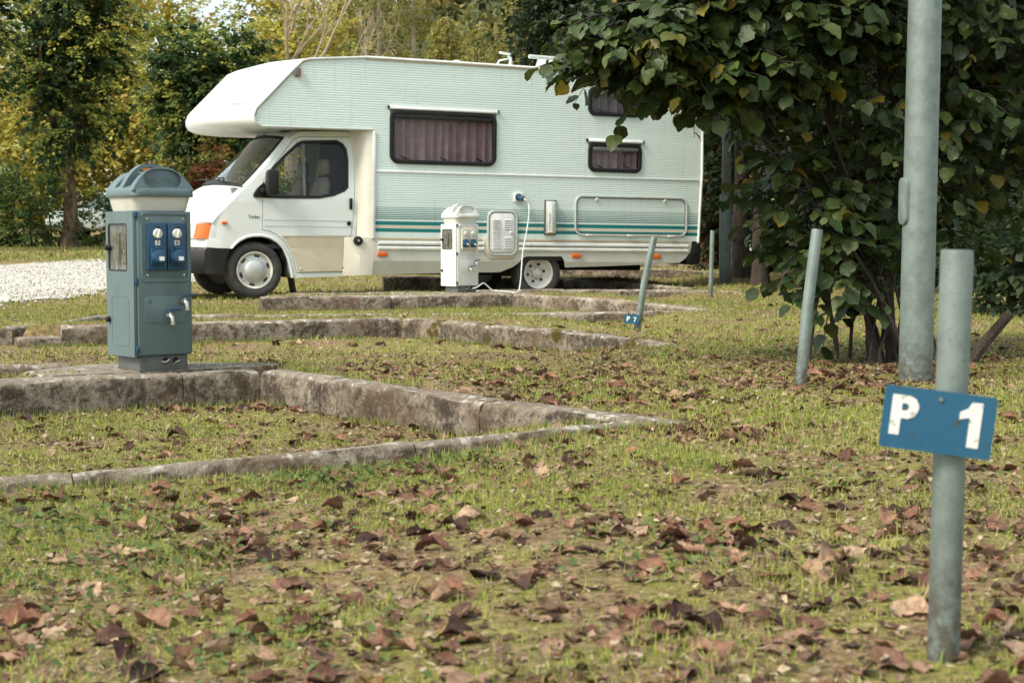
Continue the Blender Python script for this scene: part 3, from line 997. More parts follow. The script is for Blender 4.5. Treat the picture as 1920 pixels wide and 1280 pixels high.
side = [(0.60, 2.735), (0.53, 2.715), (0.45, 2.63), (0.0, 2.155), (-0.028, 2.08), (-0.015, 2.0), (0.06, 1.957), (1.39, 1.968), (1.39, 0.715), (5.765, 0.715), (5.805, 1.6), (5.795, 2.745), (3.8, 2.785), (1.32, 2.795)]
wins = [(1.62, 2.92, 1.61, 2.185, 0.075), (4.21, 4.90, 1.585, 1.895, 0.06), (4.20, 4.885, 2.275, 2.58, 0.06)]
holes = [rrect(a, b, c_, d, r) for a, b, c_, d, r in wins]
PT = 0.0275
cuts = []
k = int(1.10 / PT) + 1
while k * PT < 2.79:
    z = k * PT
    if z > 1.10:
        cuts += [z - 0.0065, z - 0.0022, z + 0.0022, z + 0.0065]
    k += 1
def ribmap(u, w):
    if w < 1.09:
        return (u, 0.0, w)
    f = abs((w / PT + 0.5) % 1.0 - 0.5) * PT
    return (u, 0.0020 if f < 0.0035 else 0.0, w)
sheet('side_wall', side, M['ribbed'], RV, holes=holes, cw=cuts, fmap=ribmap, thick=0.03, smooth=False)
sheet('far_side_wall', side, M['ribbed'], RV, fmap=lambda u, w: (u, BW, w), thick=0.0, smooth=False)

# roof, rear, front bulkhead, floor
def loft(name, edge, centre, mat, v0f, v1f, pw=3.0, n=21, thick=0.0, parent=RV, smooth=True, ang=50):
    rows = []
    for (eu, ew), (cu_, cw_) in zip(edge, centre):
        a, b = v0f(ew), v1f(ew)
        row = []
        for k in range(n):
            s = -math.cos(PI * k / (n - 1))
            g = 1 - abs(s) ** pw
            row.append((eu + (cu_ - eu) * g, (a + b) / 2 + (b - a) / 2 * s, ew + (cw_ - ew) * g))
        rows.append(row)
    return MB().grid(rows).build(name, mat, parent, thick=thick, ang=ang, smooth=smooth)
full0, full1 = (lambda w: 0.0), (lambda w: BW)
roofe = [(0.60, 2.735), (0.95, 2.765), (1.32, 2.795), (2.5, 2.79), (3.8, 2.785), (5.795, 2.745)]
loft('roof', roofe, [(a, b + 0.05) for a, b in roofe], M['trim'], full0, full1, 2)
reare = [(5.795, 2.745), (5.805, 1.6), (5.765, 0.715), (5.70, 0.5)]
loft('rear_wall', reare, [(a + 0.04, b + (0.05 if i == 0 else 0)) for i, (a, b) in enumerate(reare)], M['trim'], full0, full1, 4)
ch = MB()
ch.box((3.6, BW / 2, 0.52), (4.3, BW - 0.12, 0.12))
ch.box((1.40, BW / 2, 1.15), (0.02, BW - 0.1, 1.6))
ch.build('floor', M['interior'], RV)
ch = MB()
ch.box((1.0, BW / 2, 0.40), (2.7, 0.9, 0.16))  # plain dark boxes added under the floor to block light, axles below
ch.box((2.3, BW / 2, 0.40), (6.0, 0.8, 0.14))
ch.box((2.2, 0.55, 0.36), (0.9, 0.5, 0.16))
ch.box((5.0, BW / 2, 0.48), (1.3, 1.7, 0.10))
ch.tube([(3.57, 0.2, 0.30), (3.57, BW - 0.2, 0.30)], 0.06, 10)
ch.tube([(0, 0.3, 0.31), (0, BW - 0.3, 0.31)], 0.05, 10)
ch.build('chassis', M['dark'], RV)

# over-cab pod
ped = [(0.60, 2.735), (0.53, 2.715), (0.45, 2.63), (0.34, 2.514), (0.22, 2.388), (0.10, 2.262), (0.03, 2.188), (-0.006, 2.14), (-0.026, 2.085), (-0.022, 2.03), (0.0, 1.985), (0.06, 1.957), (0.30, 1.955), (1.39, 1.966)]
B = 0.47
pec = [(0.60, 2.785), (0.53 - B * 0.55, 2.735), (0.45 - B * 0.95, 2.655)] + [(a - B, b) for a, b in ped[3:12]] + [(0.02, 1.945), (1.39, 1.966)]
pod = loft('overcab_pod', ped, pec, M['white'], full0, full1, 3.4, n=33, ang=80)
# seam and edge trims
def trim(name, pts, r, mat, parent=RV, y=0.0):
    return MB().tube([(a, y, b) for a, b in pts], r, 8).build(name, mat, parent)
seam = [(1.32, 2.797), (0.62, 2.738), (0.54, 2.715), (0.45, 2.63), (0.0, 2.155), (-0.028, 2.08), (-0.015, 2.0), (0.06, 1.957), (1.39, 1.968)]
trim('seam_trim', seam, 0.016, M['alu'], y=-0.004)
trim('seam_seal', [(a + 0.012, b - 0.012) for a, b in seam[1:6]], 0.007, M['brown'], y=-0.005)
rt_ = [(1.30, 2.797), (2.5, 2.795), (3.8, 2.787), (5.80, 2.748)]
trim('roof_trim', rt_, 0.017, M['trim'], y=-0.002)
trim('roof_seal', [(a, b - 0.026) for a, b in rt_], 0.006, M['brown'], y=-0.003)
trim('rear_trim', [(5.797, 2.745), (5.808, 1.6), (5.768, 0.7)], 0.016, M['trim'], y=-0.002)
sb = MB()
sb.box((3.58, -0.004, 1.49), (4.36, 0.014, 0.020))
sb.build('rub_strip', M['trim'], RV, bevel=0.003)
# marker lamp on the pod corner
ml = MB()
ml.prism(rrect(0.435, 0.505, 2.53, 2.63, 0.018), -0.045, 0.0)
mlo = ml.build('marker_lamp', M['pedgrey2'], RV, bevel=0.008)
MB().prism(rrect(0.49, 0.512, 2.535, 2.625, 0.008), -0.043, -0.002).build('lamp_lens', M['orange'], mlo, bevel=0.003)

# lower band and skirt
def sk(u, w):
    return (u, 0.002 + max(0, 0.445 - w) * 0.30 + 0.0, w)
skirt = [(1.40, 0.725), (1.40, 0.28), (2.2, 0.30), (3.03, 0.315), (3.19, 0.375), (3.262, 0.425), (3.30, 0.475), (3.36, 0.508), (3.84, 0.512), (3.875, 0.47), (3.905, 0.375), (4.5, 0.395), (5.24, 0.425), (5.50, 0.44), (5.59, 0.50), (5.66, 0.58), (5.68, 0.725)]
sheet('skirt', skirt, M['skirt'], RV, cw=[0.445], fmap=sk, thick=0.02, smooth=False)
def strip(name, u0, u1, w0, w1, mat, y=-0.02, r=0.006):
    m_ = MB()
    m_.prismx([(0.004, w0), (y + 0.006, w0), (y, w0 + (w1 - w0) * 0.25), (y, w0 + (w1 - w0) * 0.75), (y + 0.006, w1), (0.004, w1)], u0, u1)
    return m_.build(name, mat, RV)
for u0, u1 in ((1.46, 2.80), (3.255, 3.42), (3.424, 5.62)):
    strip('side_moulding', u0, u1, 0.632, 0.676, M['trim'])
    strip('side_moulding', u0, u1, 0.574, 0.618, M['trim'])
    strip('moulding_line', u0, u1, 0.692, 0.712, M['brown'], -0.006)
strip('moulding_shadow_gap', 1.46, 5.62, 0.620, 0.630, M['black'], -0.004)
# lower corner behind the cab door
sheet('corner_panel', [(1.075, 0.715), (1.065, 0.265), (1.40, 0.281), (1.40, 0.715)], M['cream'], RV, cu=[1.24], cw=[0.5], fmap=lambda u, w: (u, 0.10 * max(0, (1.24 - u) / 0.17) ** 1.3 + 0.004 + max(0, 0.5 - w) * 0.12, w), thick=0.01)
rows = []
for u, v in ((1.20, 0.23), (1.245, 0.14), (1.285, 0.06), (1.33, 0.015), (1.385, -0.006), (1.405, -0.006), (1.405, 0.02)):
    rows.append([(u, v + (0.07 * max(0, (w - 1.2) / 0.75) if v > 0.1 else 0), w) for w in (0.70, 1.0, 1.3, 1.65, 1.962)])
MB().grid(rows).build('corner_fairing', M['cream'], RV, ang=60)
MB().box((1.40, -0.012, 1.33), (0.035, 0.012, 1.25)).build('corner_bead', M['trim'], RV, bevel=0.004)

# windows
def curtain(u0, u1, w0, w1, y, mat, parent, folds=16, gap=False):
    rows = []
    n = folds * 8
    us = [u0 + (u1 - u0) * i / n for i in range(n + 1)]
    for w in (w0, (w0 * 2 + w1) / 3, (w0 + 2 * w1) / 3, w1):
        row = []
        for i, u in enumerate(us):
            a = 0.026 * math.sin(i / 8 * 2 * PI + 1.2 * math.sin(i * 0.13)) + 0.012 * math.sin(i * 0.31 + 1.0)
            row.append((u + 0.004 * math.sin(w * 9 + i), y + a * (1.1 - 0.25 * (w - w0) / (w1 - w0)), w))
        rows.append(row)
    return MB().grid(rows).build('curtain', mat, parent)

for i, (a, b, c_, d, r) in enumerate(wins):
    wm = ring('window', rrect(a + 0.022, b - 0.022, c_ + 0.022, d - 0.022, r - 0.014), 0.05, -0.022, 0.01, M['black'], RV, 0.006)
    MB().prism(rrect(a + 0.01, b - 0.01, c_ + 0.01, d - 0.01, r - 0.01), -0.012, -0.008).build('pane', M['acryl'], wm)
    hb = MB()
    hb.prism(rrect(a + 0.03, b - 0.03, d - 0.075, d - 0.032, 0.012), -0.026, -0.010)
    hb.build('hinge_bar', M['black' if i == 0 else 'pedgrey2'], wm, bevel=0.004)
    curtain(a - 0.01, b + 0.01, c_ - 0.02, d + 0.02, 0.062, M['curtain'] if i < 2 else M['curtain_dark'], wm, 12 if i == 0 else 7)
    inb = MB()
    inb.box(((a + b) / 2, 0.12, (c_ + d) / 2), (b - a + 0.1, 0.01, d - c_ + 0.1))
    inb.build('inner_panel', M['interior'], wm)
    for q in ((0.12, 0.5, 0.86) if i == 0 else (0.2, 0.76)):
        uu = a + (b - a) * q
        hn = MB()
        hn.tube([(uu - 0.045, 0.012, c_ + 0.065), (uu, 0.014, c_ + 0.045), (uu + 0.035, 0.014, c_ + 0.032)], [0.006, 0.009, 0.014], 8)
        hn.build('window_catch', M['black'], wm)
    if i < 2:
        rl = MB()
        rl.prismx([(0.0, d + 0.030), (-0.024, d + 0.030), (-0.028, d + 0.045), (-0.020, d + 0.066), (0.0, d + 0.070)], a - 0.045, b + 0.045)
        rlo = rl.build('rain_rail', M['trim'], RV, bevel=0.003)
        for uu in (a - 0.047, b + 0.047):
            MB().box((uu, -0.014, d + 0.050), (0.02, 0.034, 0.040)).build('rail_end', M['black'], rlo, bevel=0.004)
        MB().prism([(a - 0.025, d + 0.03), (b + 0.025, d + 0.03), (b + 0.025, d - 0.05), (a - 0.025, d - 0.05)], -0.0025, 0.0).build('rail_backing', M['pedgrey2'], rlo)

# louvred service hatch
sr = [(2.785, 0.73), (2.785, 0.575), (2.88, 0.47), (3.17, 0.47), (3.265, 0.575), (3.265, 0.73)]
MB().prism(sr, -0.012, 0.01).build('hatch_surround', M['beige'], RV, bevel=0.01)
hp = rrect(2.865, 3.205, 0.545, 1.035, 0.07)
hr = ring('service_hatch', hp, 0.03, -0.024, 0.0, M['alu'], RV, 0.006)
MB().prism(offset_poly(hp, -0.008), -0.022, -0.004).build('hatch_door', M['trim'], hr, bevel=0.004)
MB().prism(offset_poly(hp, 0.001), -0.016, -0.003).build('hatch_gap', M['black'], hr)
for (u0, u1, zs) in ((2.905, 2.995, [0.60 + 0.0215 * k for k in range(17)]), (3.055, 3.155, [0.60 + 0.0215 * k for k in range(7)] + [0.836 + 0.0215 * k for k in range(6)])):
    for z in zs:
        lv = MB()
        lv.prismx([(-0.021, z), (-0.031, z), (-0.021, z + 0.014)], u0, u1)
        lv.build('louvre', M['trim'], hr)
        MB().box(((u0 + u1) / 2, -0.0222, z - 0.004), (u1 - u0, 0.001, 0.005)).build('louvre_slot', M['dark'], hr)
MB().lathe([(0.008, -0.040), (0.018, -0.036), (0.018, -0.020)], (3.15, 0, 0.795), 'Y', 14).build('hatch_lock', M['trim'], hr)
MB().lathe([(0.006, -0.0415), (0.007, -0.0405), (0.007, -0.036)], (3.15, 0, 0.795), 'Y', 10).build('lock_core', M['black'], hr)

# heater cowl with vertical lettering
hc = MB()
hc.box((3.675, -0.006, 0.985), (0.165, 0.016, 0.43))
hco = hc.build('heater_cowl', M['pedgrey2'], RV, bevel=0.006)
h2 = MB()
h2.prismx([(-0.01, 0)] * 3, 0, 0) if False else None
h2.add([(3.615, -0.012, 0.785), (3.74, -0.012, 0.785), (3.74, -0.012, 1.185), (3.615, -0.012, 1.185), (3.622, -0.070, 0.80), (3.665, -0.085, 0.80), (3.665, -0.085, 1.165), (3.622, -0.070, 1.172), (3.725, -0.075, 0.805), (3.725, -0.075, 1.165)],
       [(0, 4, 7, 3), (4, 5, 6, 7), (5, 8, 9, 6), (8, 1, 2, 9), (3, 7, 6, 9, 2), (0, 1, 8, 5, 4)])
h2.build('cowl_cover', M['alu'], hco, bevel=0.006)
MB().add([(3.6225, -0.0712, 0.81), (3.6635, -0.0862, 0.81), (3.6635, -0.0862, 1.155), (3.6225, -0.0712, 1.162)], [(0, 1, 2, 3)]).build('cowl_face', M['trim'], hco)
text_mesh('cowl_lettering', 'ELECTROLUX', 0.034, M['ink'], hco, Matrix.Translation((3.643, -0.0795, 0.93)) @ Matrix.Rotation(math.radians(-20), 4, 'Z') @ FACE_FRONT @ Matrix.Rotation(PI / 2, 4, 'Z'), 0.001)

# mains inlet with the plugged-in blue coupling
pi_ = MB()
pi_.prism(rrect(3.185, 3.305, 1.165, 1.280, 0.012), -0.022, 0.0)
pio = pi_.build('power_inlet', M['white'], RV, bevel=0.004)
MB().lathe([(0.044, -0.024), (0.044, -0.020)], (3.243, 0, 1.222), 'Y', 20).build('inlet_recess', M['dark'], pio)

# locker door
lk = rrect(4.03, 5.575, 0.79, 1.245, 0.085, 7)
lr = ring('locker_door', lk, 0.024, -0.020, 0.0, M['alu'], RV, 0.006)
ring('locker_gap', offset_poly(lk, -0.012), 0.010, -0.006, 0.0, M['pedgrey2'], lr, 0.001)
for u in (4.31, 5.27):
    MB().lathe([(0.010, -0.022), (0.024, -0.018), (0.024, -0.001)], (u, 0, 1.215), 'Y', 14).build('locker_lock', M['trim'], lr)
    MB().lathe([(0.007, -0.0245), (0.009, -0.0235), (0.009, -0.018)], (u, 0, 1.212), 'Y', 10).build('lock_core', M['black'], lr)
for u in (4.20, 4.78, 5.36):
    MB().box((u, -0.028, 0.777), (0.085, 0.02, 0.024)).build('locker_hinge', M['trim'], lr, bevel=0.005)

for u, w in ((1.51, 0.522), (4.04, 0.522), (5.16, 0.520)):
    MB().prism(rrect(u - 0.062, u + 0.062, w - 0.026, w + 0.026, 0.014), -0.022, 0.004).build('side_reflector', M['orange'], RV, bevel=0.006)

# black tail corner, ladder, roof gear
tb = MB()
tb.prism([(5.60, 0.50), (5.665, 0.58), (5.685, 0.69), (5.79, 0.70), (5.83, 0.62), (5.80, 0.42), (5.62, 0.42)], 0.0, 0.5)
tb.build('rear_bumper', M['black'], RV, bevel=0.02)
ld = MB()
for v in (0.28, 0.62):
    ld.tube([(5.83, v, 0.95), (5.90, v, 1.0), (5.925, v, 1.6), (5.92, v, 2.72), (5.78, v, 2.98), (5.55, v, 2.98), (5.45, v, 2.82)], 0.017, 8)
lad = ld.build('ladder', M['alu'], RV)
for z in np.arange(1.1, 2.75, 0.27):
    MB().tube([(5.915, 0.28, z), (5.915, 0.62, z)], 0.014, 8).build('rung', M['alu'], lad)
rr = MB()
rr.tube([(3.45, 0.18, 2.945), (5.6, 0.18, 2.91)], 0.024, 10)
rr.tube([(3.45, 1.95, 2.945), (5.6, 1.95, 2.91)], 0.024, 10)
rro = rr.build('roof_rack', M['alu'], RV)
for u in (3.60, 4.5, 5.5):
    for v in (0.12, 1.98):
        q = MB()
        q.add([(u - 0.10, v - 0.02, 2.80), (u + 0.02, v - 0.02, 2.80), (u + 0.09, v + 0.06, 2.955), (u - 0.02, v + 0.06, 2.955)], [(0, 1, 2, 3)])
        q.build('rack_foot', M['trim'], rro, thick=0.012)
pn = MB()
pn.add([(3.72, 0.25, 2.84), (3.86, 0.25, 2.84), (4.02, 0.5, 2.95), (3.88, 0.5, 2.95)], [(0, 1, 2, 3)])
pn.build('wind_deflector', M['white'], RV, thick=0.02)
rv_ = MB()
rv_.prism([(2.95, 2.82), (3.05, 2.855), (3.35, 2.852), (3.5, 2.82)], 0.4, 0.8)
rv_.build('roof_hatch', M['trim'], RV, bevel=0.01)
an = MB()
an.tube([(3.27, 0.35, 2.82), (3.28, 0.35, 2.93), (3.24, 0.35, 2.96)], [0.02, 0.018, 0.02], 8)
an.box((3.20, 0.35, 2.985), (0.13, 0.06, 0.02), Matrix.Rotation(0.12, 3, 'Y'))
an.tube([(3.10, 0.4, 2.82), (3.15, 0.4, 2.90), (3.27, 0.36, 2.93)], 0.012, 6)
an.build('roof_aerial', M['white'], RV)
MB().lathe([(0.05, 2.80), (0.05, 2.845), (0.03, 2.86)], (2.55, 0.3, 0), 'Z', 14).build('roof_vent', M['white'], RV)

# ------------------------------------------------------------------ cab
def vs0(w):
    return 0.14 + 0.15 * max(0.0, (w - 1.15) / 0.75) ** 1.2
def cabmap(u, w):
    nose = max(0.0, (-0.30 - u) / 0.35)
    return (u, vs0(w) + 0.10 * nose ** 2, w)
def cabmap_in(u, w):
    x, y, z = cabmap(u, w)
    return (x, y + 0.002, z)
def farmap(u, w):
    x, y, z = cabmap(u, w)
    return (x, BW - y, z)
door = [(0.115, 1.10), (0.115, 0.79), (0.20, 0.775), (0.29, 0.73), (0.37, 0.655), (0.44, 0.55), (0.485, 0.43), (0.52, 0.30), (1.11, 0.315), (1.15, 0.62), (1.20, 0.99), (1.225, 1.5), (1.225, 1.84), (1.19, 1.885), (0.61, 1.872), (0.52, 1.84), (0.48, 1.79), (0.31, 1.59), (0.15, 1.38), (0.115, 1.30)]
dwin = [(0.135, 1.165), (0.145, 1.26), (0.17, 1.37), (0.24, 1.49), (0.40, 1.65), (0.56, 1.79), (0.62, 1.815), (1.03, 1.835), (1.10, 1.80), (1.138, 1.74), (1.148, 1.61), (1.13, 1.30), (1.09, 1.26), (0.96, 1.205), (0.79, 1.172), (0.40, 1.162)]
fend = [(-0.09, 1.262), (0.08, 1.43), (0.26, 1.63), (0.41, 1.80), (0.46, 1.855), (0.60, 1.93), (0.85, 1.945), (1.31, 1.955), (1.27, 1.2), (1.24, 0.95), (1.23, 0.70), (1.12, 0.70), (1.11, 0.262), (0.46, 0.24), (0.438, 0.36), (0.40, 0.48), (0.35, 0.58), (0.285, 0.645), (0.20, 0.69), (0.10, 0.71), (0.0, 0.705), (-0.08, 0.69), (-0.155, 0.655), (-0.21, 0.61), (-0.245, 0.572), (-0.53, 0.578), (-0.505, 0.69), (-0.468, 0.86), (-0.43, 0.912), (-0.25, 1.10)]
dhole = offset_poly(door, 0.006)
CW = [0.5, 0.7, 0.9, 1.1, 1.2, 1.3, 1.4, 1.5, 1.6, 1.7, 1.8, 1.88]
CU = [-0.4, -0.35, -0.3]
sheet('cab_side', fend, M['white'], RV, holes=[dhole], cw=CW, cu=CU, fmap=cabmap_in, thick=0.012)
sheet('far_cab_side', fend, M['white'], RV, holes=[dwin], cw=CW, cu=CU, fmap=farmap, thick=0.0)
dro = sheet('cab_door', door, M['white'], RV, holes=[dwin], cw=CW, fmap=cabmap, thick=0.02)
fr = offset_poly(dwin, -0.004)
m_ = MB()
n = len(dwin)
o2 = offset_poly(dwin, 0.014)
i2 = offset_poly(dwin, -0.022)
vsx = [cabmap(*q) for q in o2] + [cabmap(*q) for q in i2]
m_.add([(a, b - 0.004, c_) for a, b, c_ in vsx], [(i, (i + 1) % n, (i + 1) % n + n, i + n) for i in range(n)])
m_.build('window_rubber', M['black'], dro, thick=0.012)
sheet('door_glass', offset_poly(dwin, -0.004), M['glass'], dro, cw=CW, fmap=lambda u, w: (u, vs0(w) + 0.010, w), thick=0.0, smooth=True)
sheet('far_door_glass', offset_poly(dwin, -0.004), M['glass'], RV, cw=CW, fmap=lambda u, w: (u, BW - vs0(w) - 0.010, w), thick=0.0, smooth=True)
m_ = MB()
m_.add([cabmap(0.598, 1.17), cabmap(0.622, 1.17), cabmap(0.645, 1.82), cabmap(0.60, 1.815)], [(0, 1, 2, 3)])
m_.build('window_bar', M['pedgrey2'], dro, thick=0.014)
# pressed line, beige lower door panel, handle, lock, cap
sheet('door_lower_panel', [(0.335, 0.725), (1.168, 0.735), (1.118, 0.322), (0.535, 0.310), (0.50, 0.43), (0.45, 0.56), (0.385, 0.66)], M['beige'], dro, cw=[0.575, 0.583, 0.70], fmap=lambda u, w: (u, 0.14 - 0.012 + (0.004 if 0.574 < w < 0.584 else 0) - (0.006 if w > 0.70 else 0), w), thick=0.008, smooth=False)
for (u, w, mt) in ((0.56, 0.345, 'rim'), (1.07, 0.36, 'black'), (0.38, 0.715, 'chrome'), (1.13, 0.715, 'trim')):
    MB().lathe([(0.006, 0.118), (0.011, 0.121), (0.011, 0.128)], (u, 0, w), 'Y', 10).build('panel_screw', M[mt], dro)
for z, th in ((0.905, 0.005), (0.835, 0.004)):
    MB().box((0.66, 0.139, z), (1.07 if z > 0.87 else 1.05, 0.006, th)).build('pressed_line', M['alu'], dro)
MB().box((1.165, 0.128, 1.105), (0.035, 0.03, 0.13)).build('door_handle', M['black'], dro, bevel=0.008)
MB().lathe([(0.016, 0.126), (0.026, 0.130), (0.026, 0.142)], (1.145, 0, 0.875), 'Y', 16).build('door_lock', M['black'], dro)
fc = MB().lathe([(0.040, -0.020), (0.050, -0.016), (0.054, 0.0), (0.054, 0.03)], (1.215, 0.0, 0.675), 'Y', 20).build('fuel_cap', M['black'], RV)
MB().lathe([(0.010, -0.026), (0.014, -0.023), (0.014, -0.018)], (1.215, 0.0, 0.675), 'Y', 10).build('cap_lock', M['chrome'], fc)
sheet('door_gap_backing', offset_poly(door, 0.03), M['dark'], RV, holes=[offset_poly(dwin, 0.03)], cw=CW, fmap=lambda u, w: (u, vs0(w) + 0.03, w), thick=0.0)
# wheel arch lip
fl = [(-0.262, 0.575), (-0.225, 0.628), (-0.165, 0.685), (-0.09, 0.722), (0.0, 0.742), (0.10, 0.746), (0.21, 0.722), (0.305, 0.668), (0.375, 0.595), (0.43, 0.49), (0.468, 0.36), (0.49, 0.25)]
fi = [(-0.238, 0.570), (-0.20, 0.612), (-0.145, 0.655), (-0.075, 0.690), (0.0, 0.706), (0.10, 0.710), (0.195, 0.690), (0.28, 0.643), (0.345, 0.578), (0.395, 0.478), (0.432, 0.355), (0.452, 0.24)]
rows = [[cabmap(a, b) for a, b in offset_poly(fl, 0.0)], [(cabmap(a, b)[0], cabmap(a, b)[1] - 0.016, b) for a, b in [((x1 + x2) / 2, (y1 + y2) / 2) for (x1, y1), (x2, y2) in zip(fl, fi)]], [(cabmap(a, b)[0], cabmap(a, b)[1] - 0.012, b) for a, b in fi], [(a, 0.40, b) for a, b in fi]]
MB().grid(rows).build('wheel_arch', M['white'], RV, ang=50)
al = MB()
al.grid([[(a, 0.16, b) for a, b in fi], [(a, 0.55, b) for a, b in fi]])
al.add([(a, 0.55, b) for a, b in fi], [tuple(range(len(fi)))])
al.build('arch_liner', M['dark'], RV)
# bonnet, windscreen, cab roof, nose
ev0 = lambda w: vs0(w) + 0.002
def nose0(w):
    return vs0(w) + (0.10 * max(0.0, (0.95 - w) / 0.3) ** 2 if w < 0.95 else 0)
bone = [(-0.09, 1.262), (-0.25, 1.10), (-0.43, 0.912), (-0.468, 0.862)]
bonc = [(-0.30, 1.315), (-0.52, 1.20), (-0.72, 1.03), (-0.80, 0.90)]
loft('bonnet', bone, bonc, M['white'], ev0, lambda w: BW - ev0(w), 2.6, 25, ang=70)
wse = [(-0.082, 1.270), (0.08, 1.432), (0.26, 1.632), (0.41, 1.802), (0.455, 1.858)]
wsc = [(-0.31, 1.325), (-0.12, 1.49), (0.08, 1.68), (0.25, 1.845), (0.32, 1.905)]
fw0 = lambda w: vs0(w) + 0.035
loft('windscreen', wse, wsc, M['screen'], fw0, lambda w: BW - fw0(w), 2.4, 25, ang=70)
for s in (0, 1):      # A-pillars beside the glass, black inside edge
    rows = []
    rb = []
    for (a, b) in wse:
        y0 = ev0(b)
        y1 = fw0(b) + 0.012
        g = 0.06
        pts = [(a + 0.004, y0 - 0.001, b), (a - 0.012, y0 + 0.014, b + 0.004), (a - 0.030, y1, b + 0.010)]
        pb_ = [(a - 0.030, y1, b + 0.010), (a - 0.055, y1 + 0.05, b + 0.012)]
        if s:
            pts = [(x, BW - y, z) for x, y, z in pts]
            pb_ = [(x, BW - y, z) for x, y, z in pb_]
        rows.append(pts)
        rb.append(pb_)
    MB().grid(rows).build('windscreen_pillar', M['white'], RV, ang=60)
    MB().grid(rb).build('windscreen_seal', M['black'], RV, ang=60, thick=0.004)
ce = [(0.455, 1.858), (0.60, 1.932), (0.85, 1.947), (1.31, 1.957)]
cc = [(0.32, 1.908), (0.45, 1.985), (0.85, 2.0), (1.31, 2.0)]
loft('cab_roof', ce, cc, M['white'], ev0, lambda w: BW - ev0(w), 2.6, 21, ang=70)
loft('screen_top_band', [(0.43, 1.828), (0.462, 1.866)], [(0.285, 1.885), (0.33, 1.918)], M['black'], lambda w: fw0(w) - 0.01, lambda w: BW - fw0(w) + 0.01, 2.4, 21)
loft('scuttle_panel', [(-0.10, 1.262), (-0.055, 1.30)], [(-0.335, 1.322), (-0.275, 1.365)], M['black'], lambda w: fw0(w) - 0.02, lambda w: BW - fw0(w) + 0.02, 2.4, 21)
nose_e = [(-0.468, 0.862), (-0.505, 0.69), (-0.53, 0.578)]
loft('nose_panel', nose_e, [(-0.80, 0.90), (-0.83, 0.70), (-0.84, 0.578)], M['white'], lambda w: 0.19, lambda w: BW - 0.19, 3.2, 25)
be = [(-0.515, 0.585), (-0.55, 0.55), (-0.555, 0.36), (-0.52, 0.285)]
bp = loft('front_bumper', be, [(-0.86, 0.588), (-0.90, 0.55), (-0.905, 0.36), (-0.87, 0.285)], M['black'], lambda w: 0.155, lambda w: BW - 0.155, 3.2, 25)
for s in (0, 1):
    bs = [(-0.52, 0.582), (-0.262, 0.568), (-0.295, 0.50), (-0.345, 0.288), (-0.53, 0.285), (-0.556, 0.36), (-0.552, 0.55)]
    f_ = (lambda u, w: (u, 0.130 + 0.03 * max(0, (-0.42 - u) / 0.13) ** 2, w)) if not s else (lambda u, w: (u, BW - 0.130 - 0.03 * max(0, (-0.42 - u) / 0.13) ** 2, w))
    sheet('bumper_end', bs, M['black'], RV, cu=[-0.50, -0.46, -0.42], cw=[0.33, 0.52], fmap=f_, thick=0.02)
    hl_ = []
    for (u0, w0), (u1, w1) in (((-0.470, 0.853), (-0.512, 0.682)),):
        for q in np.linspace(0, 1, 5):
            uu, ww = u0 + (u1 - u0) * q, w0 + (w1 - w0) * q
            hl_.append([(uu + 0.004, 0.176 + 0.012, ww), (uu - 0.060, 0.200, ww), (uu - 0.105, 0.245, ww), (uu - 0.135, 0.30, ww)])
    if s:
        hl_ = [[(x, BW - y, z) for x, y, z in r_] for r_ in hl_]
    MB().grid(hl_).build('indicator', M['orange'], RV, thick=0.02)
    h2_ = [[(-0.610 - 0.04 * q, 0.305, 0.853 - 0.17 * q), (-0.70 - 0.04 * q, 0.42, 0.855 - 0.17 * q), (-0.77 - 0.03 * q, 0.60, 0.86 - 0.17 * q)] for q in np.linspace(0, 1, 5)]
    if s:
        h2_ = [[(x, BW - y, z) for x, y, z in r_] for r_ in h2_]
    MB().grid(h2_).build('headlight', M['lens'], RV, thick=0.02)
MB().prism(rrect(-0.365, -0.300, 0.845, 0.880, 0.016), 0.118, 0.142).build('side_repeater', M['orange'], RV, bevel=0.006)
text_mesh('fender_lettering', 'Turbo', 0.052, M['ink'], RV, Matrix.Translation((0.01, 0.1385, 0.935)) @ FACE_FRONT, 0.001, 1.0)
def podpt(q, v, lift=0.010):
    s = 2 * v / BW - 1
    g = 1 - abs(s) ** 3.4
    i = int(q)
    f = q - i
    e0 = [ped[i][k] * (1 - f) + ped[i + 1][k] * f for k in (0, 1)]
    c0 = [pec[i][k] * (1 - f) + pec[i + 1][k] * f for k in (0, 1)]
    return (e0[0] + (c0[0] - e0[0]) * g - lift, v, e0[1] + (c0[1] - e0[1]) * g + lift)
for q0, v0, v1, nn_ in ((5.9, 0.07, 0.28, 8), (6.3, 0.10, 0.22, 4)):       # small faded slanted lettering, not readable
    m_ = MB()
    for k in range(nn_):
        a, b = v0 + (v1 - v0) * k / nn_, v0 + (v1 - v0) * (k + 0.72) / nn_
        m_.add([podpt(q0 + 0.0, a), podpt(q0 + 0.0, b), podpt(q0 - 0.22, b - 0.015), podpt(q0 - 0.22, a - 0.015)], [(0, 1, 2, 3)])
    m_.build('pod_lettering', M['fade'], RV)
